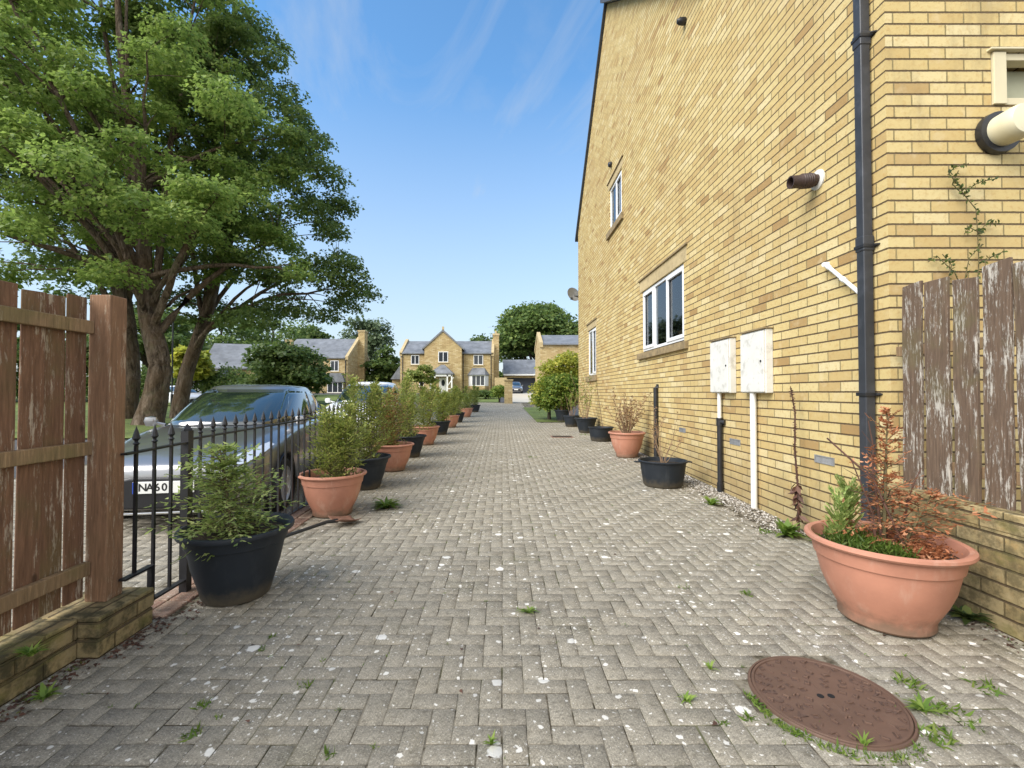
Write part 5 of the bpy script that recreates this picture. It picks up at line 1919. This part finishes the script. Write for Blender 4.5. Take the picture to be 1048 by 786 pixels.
MB().tube([(-.25, -.08, ze - .1), (-.25, -.08, -.3)], .06, 6).build('downpipe', M['black_plastic'], h3)

# far left house with skylights
Y4 = 42.0
c4 = at(222, 405, Y4)
h4 = thing('detached_house', 'buff brick house with skylights in its slate roof behind the leaning tree', 'house', (c4.x, Y4, .75), R(16))
ze4, zr4 = at(222, 376, Y4).z - .75, at(205, 353, Y4 + 3).z - .75
MB().prism([(0, -.6), (7, -.6), (7, ze4), (3.5, zr4), (0, ze4)], -1.2, 6, 'x').build('wall', M['brick_far'], h4)
roof_gable(h4, -1.3, 6.2, 0, 7, ze4, zr4)
k4 = (zr4 - ze4) / 3.5
for xs in (2.2, 4.0):
    ya, yb = 1.2, 2.1
    MB().add([(xs, ya, ze4 + k4 * ya + .2), (xs + .8, ya, ze4 + k4 * ya + .2), (xs + .8, yb, ze4 + k4 * yb + .2), (xs, yb, ze4 + k4 * yb + .2), (xs, ya, ze4 + k4 * ya + .1), (xs + .8, ya, ze4 + k4 * ya + .1), (xs + .8, yb, ze4 + k4 * yb + .1), (xs, yb, ze4 + k4 * yb + .1)], [(0, 1, 2, 3), (4, 5, 1, 0), (5, 6, 2, 1), (6, 7, 3, 2), (7, 4, 0, 3)]).build('skylight', M['upvc'], h4)
MB().box(5.2, 5.9, 3.0, 4.0, zr4 - .6, zr4 + .7).build('chimney', M['brick_far'], h4)
win(h4, -.4, .9, .3, 1.5, -.03)
win(h4, 3.4, 4.4, .3, 1.5, -.03)
MB().tube([(1.5, -.08, ze4), (1.5, -.08, -.3)], .06, 6).build('downpipe', M['black_plastic'], h4)
MB().prism([(-2.6, 1.9), (1.2, 1.9), (.9, 2.7), (-2.2, 2.7)], -1.6, -.02, 'y').build('porch_roof', M['slate'], h4)
MB().box(-2.4, -2.25, -1.5, -1.35, -.4, 1.9).box(-.9, -.75, -1.5, -1.35, -.4, 1.9).box(-2.4, -.75, -1.5, -1.38, 1.6, 1.899).build('porch_frame', M['white_paint'], h4)

# clipped hedge behind the lawn
hd = thing('hedge', 'long dark green hedge behind the lawn and tree trunks', 'hedge', (0, 37, G(37)))
rr_ = np.random.default_rng(61)
nH = 26000
xs_h = rr_.uniform(-48, -15.5, nH)
th_h = rr_.uniform(0, np.pi, nH)
rad_h = 1 + .12 * np.sin(xs_h * 1.9) + .1 * np.sin(xs_h * 4.7 + 1) + rr_.normal(0, .06, nH)
leaves('foliage', M['bgleaf'], np.stack([xs_h, -.9 * np.cos(th_h) * rad_h, .1 + 2.5 * np.sin(th_h) ** .6 * rad_h * rr_.random(nH) ** .35], 1), rr_.normal(size=(nH, 3)), rr_.normal(size=(nH, 3)) + (0, -.6, .8), rr_.uniform(.14, .3, nH), rr_.uniform(.1, .2, nH), hd)
mh_ = MB()
for xx in range(-47, -15, 2):
    mh_.tube([(xx, 0, -.1), (xx + .1, .05, 1.2), (xx - .1, 0, 1.9)], [.06, .05, .03], 6)
mh_.build('stem', M['bark_far'], hd)

# street lamp between the trunks
p = at(176, 400, 30)
sl = thing('street_lamp', 'slim black lamp post between the sycamore trunks', 'street lamp', (p.x, 30, G(30)))
lh = at(176, 322, 30).z - G(30)
MB().tube([(0, 0, -.2), (0, 0, .9)], .08, 10).tube([(0, 0, .9), (0, 0, lh - .5)], .045, 10).build('post', M['iron'], sl, smooth=True)
MB().lathe([(.05, -.5), (.16, -.35), (.20, -.1), (.22, -.08), (.05, .08), (0, .12)], 14, 0, 0, lh).build('lantern', M['iron'], sl, smooth=True)


# ================================================================ CARS
def make_car(name, label, loc, rz, paint, L_=3.95, Wh=.86, Hh=1.47, plate=None, detail=True):
    """hatchback; local +y runs from nose (0) to tail; x lateral"""
    t = thing(name, label, 'car', loc, rz)
    k = Hh / 1.47
    st = [  # y, halfwidth, zbottom, zmid, zbelt, ztopedge, ztop
        (.00, .50, .30, .46, .56, .60, .61), (.05, .66, .22, .44, .60, .64, .66), (.18, .77, .19, .45, .66, .71, .735),
        (.45, .83, .18, .50, .74, .81, .84), (.80, .855, .18, .52, .83, .90, .93), (1.12, .86, .18, .55, .89, .955, .975),
        (1.6, .86, .18, .56, .92, .96, .97), (2.3, .86, .18, .57, .94, .975, .98), (3.0, .86, .18, .58, .97, 1.0, 1.0),
        (3.5, .845, .19, .60, .99, 1.01, 1.01), (3.8, .78, .22, .60, .98, 1.0, 1.0), (3.93, .66, .32, .58, .86, .9, .92), (3.97, .5, .36, .56, .78, .82, .83)]
    b = MB()
    nP = 0
    for (y, wv, zb, zm, zt, ze_, ztp) in st:
        half = [(0, zb), (wv * .7, zb), (wv * .96, zb + .06), (wv, (zb + zm) / 2 + .04), (wv * 1.0, zm + .06), (wv * .985, zt - .05), (wv * .93, zt), (wv * .80, ze_), (wv * .45, (ze_ + ztp) / 2 + .008), (0, ztp)]
        ring = [(x, z) for x, z in half] + [(-x, z) for x, z in half[-2:0:-1]]
        nP = len(ring)
        b.v += [(x, y, z * k) for x, z in ring]
    for i in range(len(st) - 1):
        for q in range(nP):
            q2 = (q + 1) % nP
            b.f.append((i * nP + q, i * nP + q2, (i + 1) * nP + q2, (i + 1) * nP + q))
    b.f.append(tuple(range(nP)))
    b.f.append(tuple((len(st) - 1) * nP + q for q in range(nP))[::-1])
    body = b.build('body', paint, t, smooth=True)
    ss = body.modifiers.new('ss', 'SUBSURF')
    ss.levels = ss.render_levels = 2
    ys = (.78, 3.27)
    if detail:
        cuts = []
        for yw in ys:
            for sx in (-1, 1):
                c = MB().lathe([(0, -.14), (.345 * k, -.14), (.345 * k, .14), (0, .14)], 40)
                cuts.append(c.build('cutter', M['dark'], t, loc=(sx * .80, yw, .30 * k), rot=(0, R(90), 0)))
        bpy.context.view_layer.update()
        boolean(body, cuts)
        body.data.polygons.foreach_set('use_smooth', [True] * len(body.data.polygons))
        try:
            body.data.set_sharp_from_angle(angle=R(38))
        except Exception:
            pass
        for yw in ys:
            for sx in (-1, 1):
                m = MB().lathe([(.345 * k, -.1), (.352 * k, .058), (.372 * k, .062), (.372 * k, .052)], 40)
                m.build('wheel_arch', M['car_black'], t, smooth=True, loc=(sx * .80, yw, .30 * k), rot=(0, R(90 * sx), 0))
    # cabin: one smooth rounded shell, glass laid on it as curved panes
    zb_ = .93 * k

    def ring(h):
        e = h * h * .25 + h * .75
        yf, yr = .98 + .98 * e, 3.90 - .52 * h ** 1.8
        wd_ = .775 - .185 * h ** 1.15
        return (yf + yr) / 2, (yr - yf) / 2, wd_, zb_ + (Hh - .075 - zb_) * (1 - (1 - h) ** 1.12)

    def cfront(u, h, rear=False):          # u -1..1 across
        yc, ly, wd_, z = ring(h)
        q_ = (max(0, 1 - abs(u) ** 3.4)) ** (1 / 3.4)
        return Vector((wd_ * u, yc + (ly if rear else -ly) * q_, z))

    def cside(v, h, sx):                    # v -1..1 nose to tail
        yc, ly, wd_, z = ring(h)
        q_ = (max(0, 1 - abs(v) ** 3.4)) ** (1 / 3.4)
        return Vector((sx * wd_ * q_, yc + ly * v, z))

    cab = MB()
    nT, nH_ = 64, 9
    for j in range(nH_ + 5):
        if j <= nH_:
            h, sh_, dz = j / nH_, 1, 0
        else:
            a = (j - nH_) / 4.0
            h, sh_, dz = 1, (1 - a * a * .96 if a < 1 else .02), .075 * math.sin(min(1, a * 1.15) * math.pi / 2)
            sh_ = [1, .95, .78, .45, .02][j - nH_]
            dz = [0, .032, .056, .070, .075][j - nH_]
        yc, ly, wd_, z = ring(h)
        for q in range(nT):
            th = 2 * math.pi * q / nT
            cx_, sy_ = math.cos(th), math.sin(th)
            cab.v.append((wd_ * sh_ * math.copysign(abs(cx_) ** (2 / 3.4), cx_), yc + ly * sh_ * math.copysign(abs(sy_) ** (2 / 3.4), sy_), z + dz))
    for j in range(nH_ + 4):
        for q in range(nT):
            q2 = (q + 1) % nT
            cab.f.append((j * nT + q, j * nT + q2, (j + 1) * nT + q2, (j + 1) * nT + q))
    cab.f.append(tuple((nH_ + 4) * nT + q for q in range(nT)))
    cab.build('cabin', paint, t, smooth=True)

    def pane(name, fn, quad, off, mat, n1=14, n2=7):
        """quad: (a0,h0),(a1,h0),(a1t,h1),(a0t,h1) in surface parameters"""
        (a0, h0), (a1, h1), (a2, h2), (a3, h3) = quad
        m = MB()
        for j in range(n2 + 1):
            for i in range(n1 + 1):
                u, v = i / n1, j / n2
                a = (a0 * (1 - u) + a1 * u) * (1 - v) + (a3 * (1 - u) + a2 * u) * v
                h = (h0 * (1 - u) + h1 * u) * (1 - v) + (h3 * (1 - u) + h2 * u) * v
                p = fn(a, h)
                e = .004
                d1 = fn(min(.999, a + e), h) - fn(max(-.999, a - e), h)
                d2 = fn(a, min(1, h + e)) - fn(a, max(0, h - e))
                nn_ = d1.cross(d2).normalized()
                c_ = Vector((0, 2.4, .9))
                if nn_.dot(p - c_) < 0:
                    nn_ = -nn_
                m.v.append(tuple(p + nn_ * off))
        for j in range(n2):
            for i in range(n1):
                a = j * (n1 + 1) + i
                m.f.append((a, a + 1, a + n1 + 2, a + n1 + 1))
        o = m.build(name, mat, t, smooth=True)
        so = o.modifiers.new('s', 'SOLIDIFY')
        so.thickness = .004
        return o
    pane('windscreen', lambda a, h: cfront(a, h), ((-.90, .04), (.90, .04), (.87, .97), (-.87, .97)), .006, M['carglass'], 20)
    pane('scuttle', lambda a, h: cfront(a, h), ((-.90, .0), (.90, .0), (.90, .05), (-.90, .05)), .009, M['car_black'], 20, 2)
    pane('rear_window', lambda a, h: cfront(a, h, True), ((-.82, .2), (.82, .2), (.78, .92), (-.78, .92)), .006, M['carglass'], 16)
    for sx in (-1, 1):
        fn = lambda a, h: cside(a, h, sx)
        pane('side_window', fn, ((-.84, .10), (-.10, .08), (-.10, .90), (-.80, .92)), .006, M['carglass'])
        pane('side_window', fn, ((-.04, .08), (.52, .12), (.50, .88), (-.04, .90)), .006, M['carglass'])
        pane('side_window', fn, ((.58, .14), (.80, .30), (.74, .76), (.57, .86)), .006, M['carglass'])
        mr = MB().tube([(sx * .70, 1.38, .95 * k), (sx * .84, 1.38, .985 * k)], .02, 6)
        mr.lathe([(0, -.065), (.05, -.06), (.07, 0), (.055, .045), (0, .06)], 14, sx * .86, 1.38, 1.0 * k, sx=1.15, sy=.55)
        mr.build('door_mirror', paint, t, smooth=True)
        # headlight: swept back lens lying on the wing
        hl = MB()
        pts2 = [(.46, .07, .60), (.66, .13, .635), (.775, .34, .725), (.80, .52, .775), (.74, .56, .80), (.60, .30, .735), (.45, .14, .665)]
        c = Vector((.63, .28, .70))
        n_ = len(pts2)
        hl.v = [(sx * (p[0] + .012), p[1] - .03, p[2] * k + .012) for p in pts2] + [(sx * .66, .235, .735 * k)] + [(sx * (p[0] - .05), p[1] + .06, p[2] * k - .05) for p in pts2]
        hl.f = [(i, (i + 1) % n_, n_) for i in range(n_)] + [(i, (i + 1) % n_, n_ + 1 + (i + 1) % n_, n_ + 1 + i) for i in range(n_)]
        hl.build('headlight', M['lens'], t, smooth=True)
    # grille, bumper trims, plate
    MB().prism([(-.52, .25 * k), (.52, .25 * k), (.50, .50 * k), (.30, .545 * k), (-.30, .545 * k), (-.50, .50 * k)], -.028, .1, 'y').build('grille', M['car_black'], t, bevel=.02, seg=3)
    MB().box(-.60, -.53, -.0, .1, .28 * k, .40 * k).box(.53, .60, .0, .1, .28 * k, .40 * k).build('fog_lamp', M['car_black'], t, bevel=.01)
    MB().box(-.47, .47, -.03, .03, .20 * k, .222 * k).build('bumper_trim', M['chrome'], t, bevel=.006)
    pl = MB().box(-.26, .26, -.045, -.03, .40, .511).build('number_plate', M['plate'], t, bevel=.003)
    MB().box(-.259, -.215, -.048, -.0451, .402, .509).build('badge_strip', M['plate_blue'], pl)
    if plate:
        def place(i, n):
            return Matrix.Translation((-.175 + i * .061 + (0.0), -.0455, .455)) @ Matrix.Rotation(R(90), 4, 'X')
        letters(plate, .098, M['ink'], pl, .001, place)
    for yw in ys:
        for sx in (-1, 1):
            wt = bpy.data.objects.new('wheel', None)
            tyre = MB().lathe([(.20 * k, -.09), (.27 * k, -.095), (.297 * k, -.07), (.302 * k, 0), (.297 * k, .07), (.27 * k, .095), (.20 * k, .09)], 36)
            wo = tyre.build('wheel', M['tyre'], t, smooth=True, loc=(sx * .765, yw, .30 * k), rot=(0, R(90 * sx), 0))
            bpy.data.objects.remove(wt)
            rm = MB().lathe([(.20 * k, .092), (.205 * k, .085), (.195 * k, .07), (.18 * k, .02), (0, .02)], 32)
            for sp_ in range(7 if detail else 5):
                a = 2 * math.pi * sp_ / 7
                for da in (-.09, .09):
                    m1 = Matrix.Rotation(a + da, 4, 'Z')
                    rm.box(.03, .19 * k, -.011, .011, .045, .075, m1)
            rm.lathe([(0, .085), (.045, .083), (.055, .05)], 16)
            rm.build('rim', M['alloy'], wo, smooth=True)
    return t


rzc = R(10)
q = Vector((-3.19, 4.33, G(4.3)))
make_car('parked_car', 'silver hatchback parked behind the railing facing the camera', q, rzc, M['silver'], plate='NA60')
p = at(390, 400, 12.6)
make_car('parked_car', 'white hatchback parked behind the silver one, mostly hidden by potted conifers', (p.x - .1, 10.2, G(11)), R(4), M['carwhite'], Hh=1.56)
p = at(528, 400, 55)
make_car('parked_car', 'small silver car parked in front of the far garage', (p.x, 55, 1.30), 0, M['silver'], detail=False)
p = at(207, 405, 31)
make_car('parked_car', 'white car in the distance beside the leaning tree trunk', (p.x - .3, 31, G(31)), R(60), M['carwhite'], detail=False)
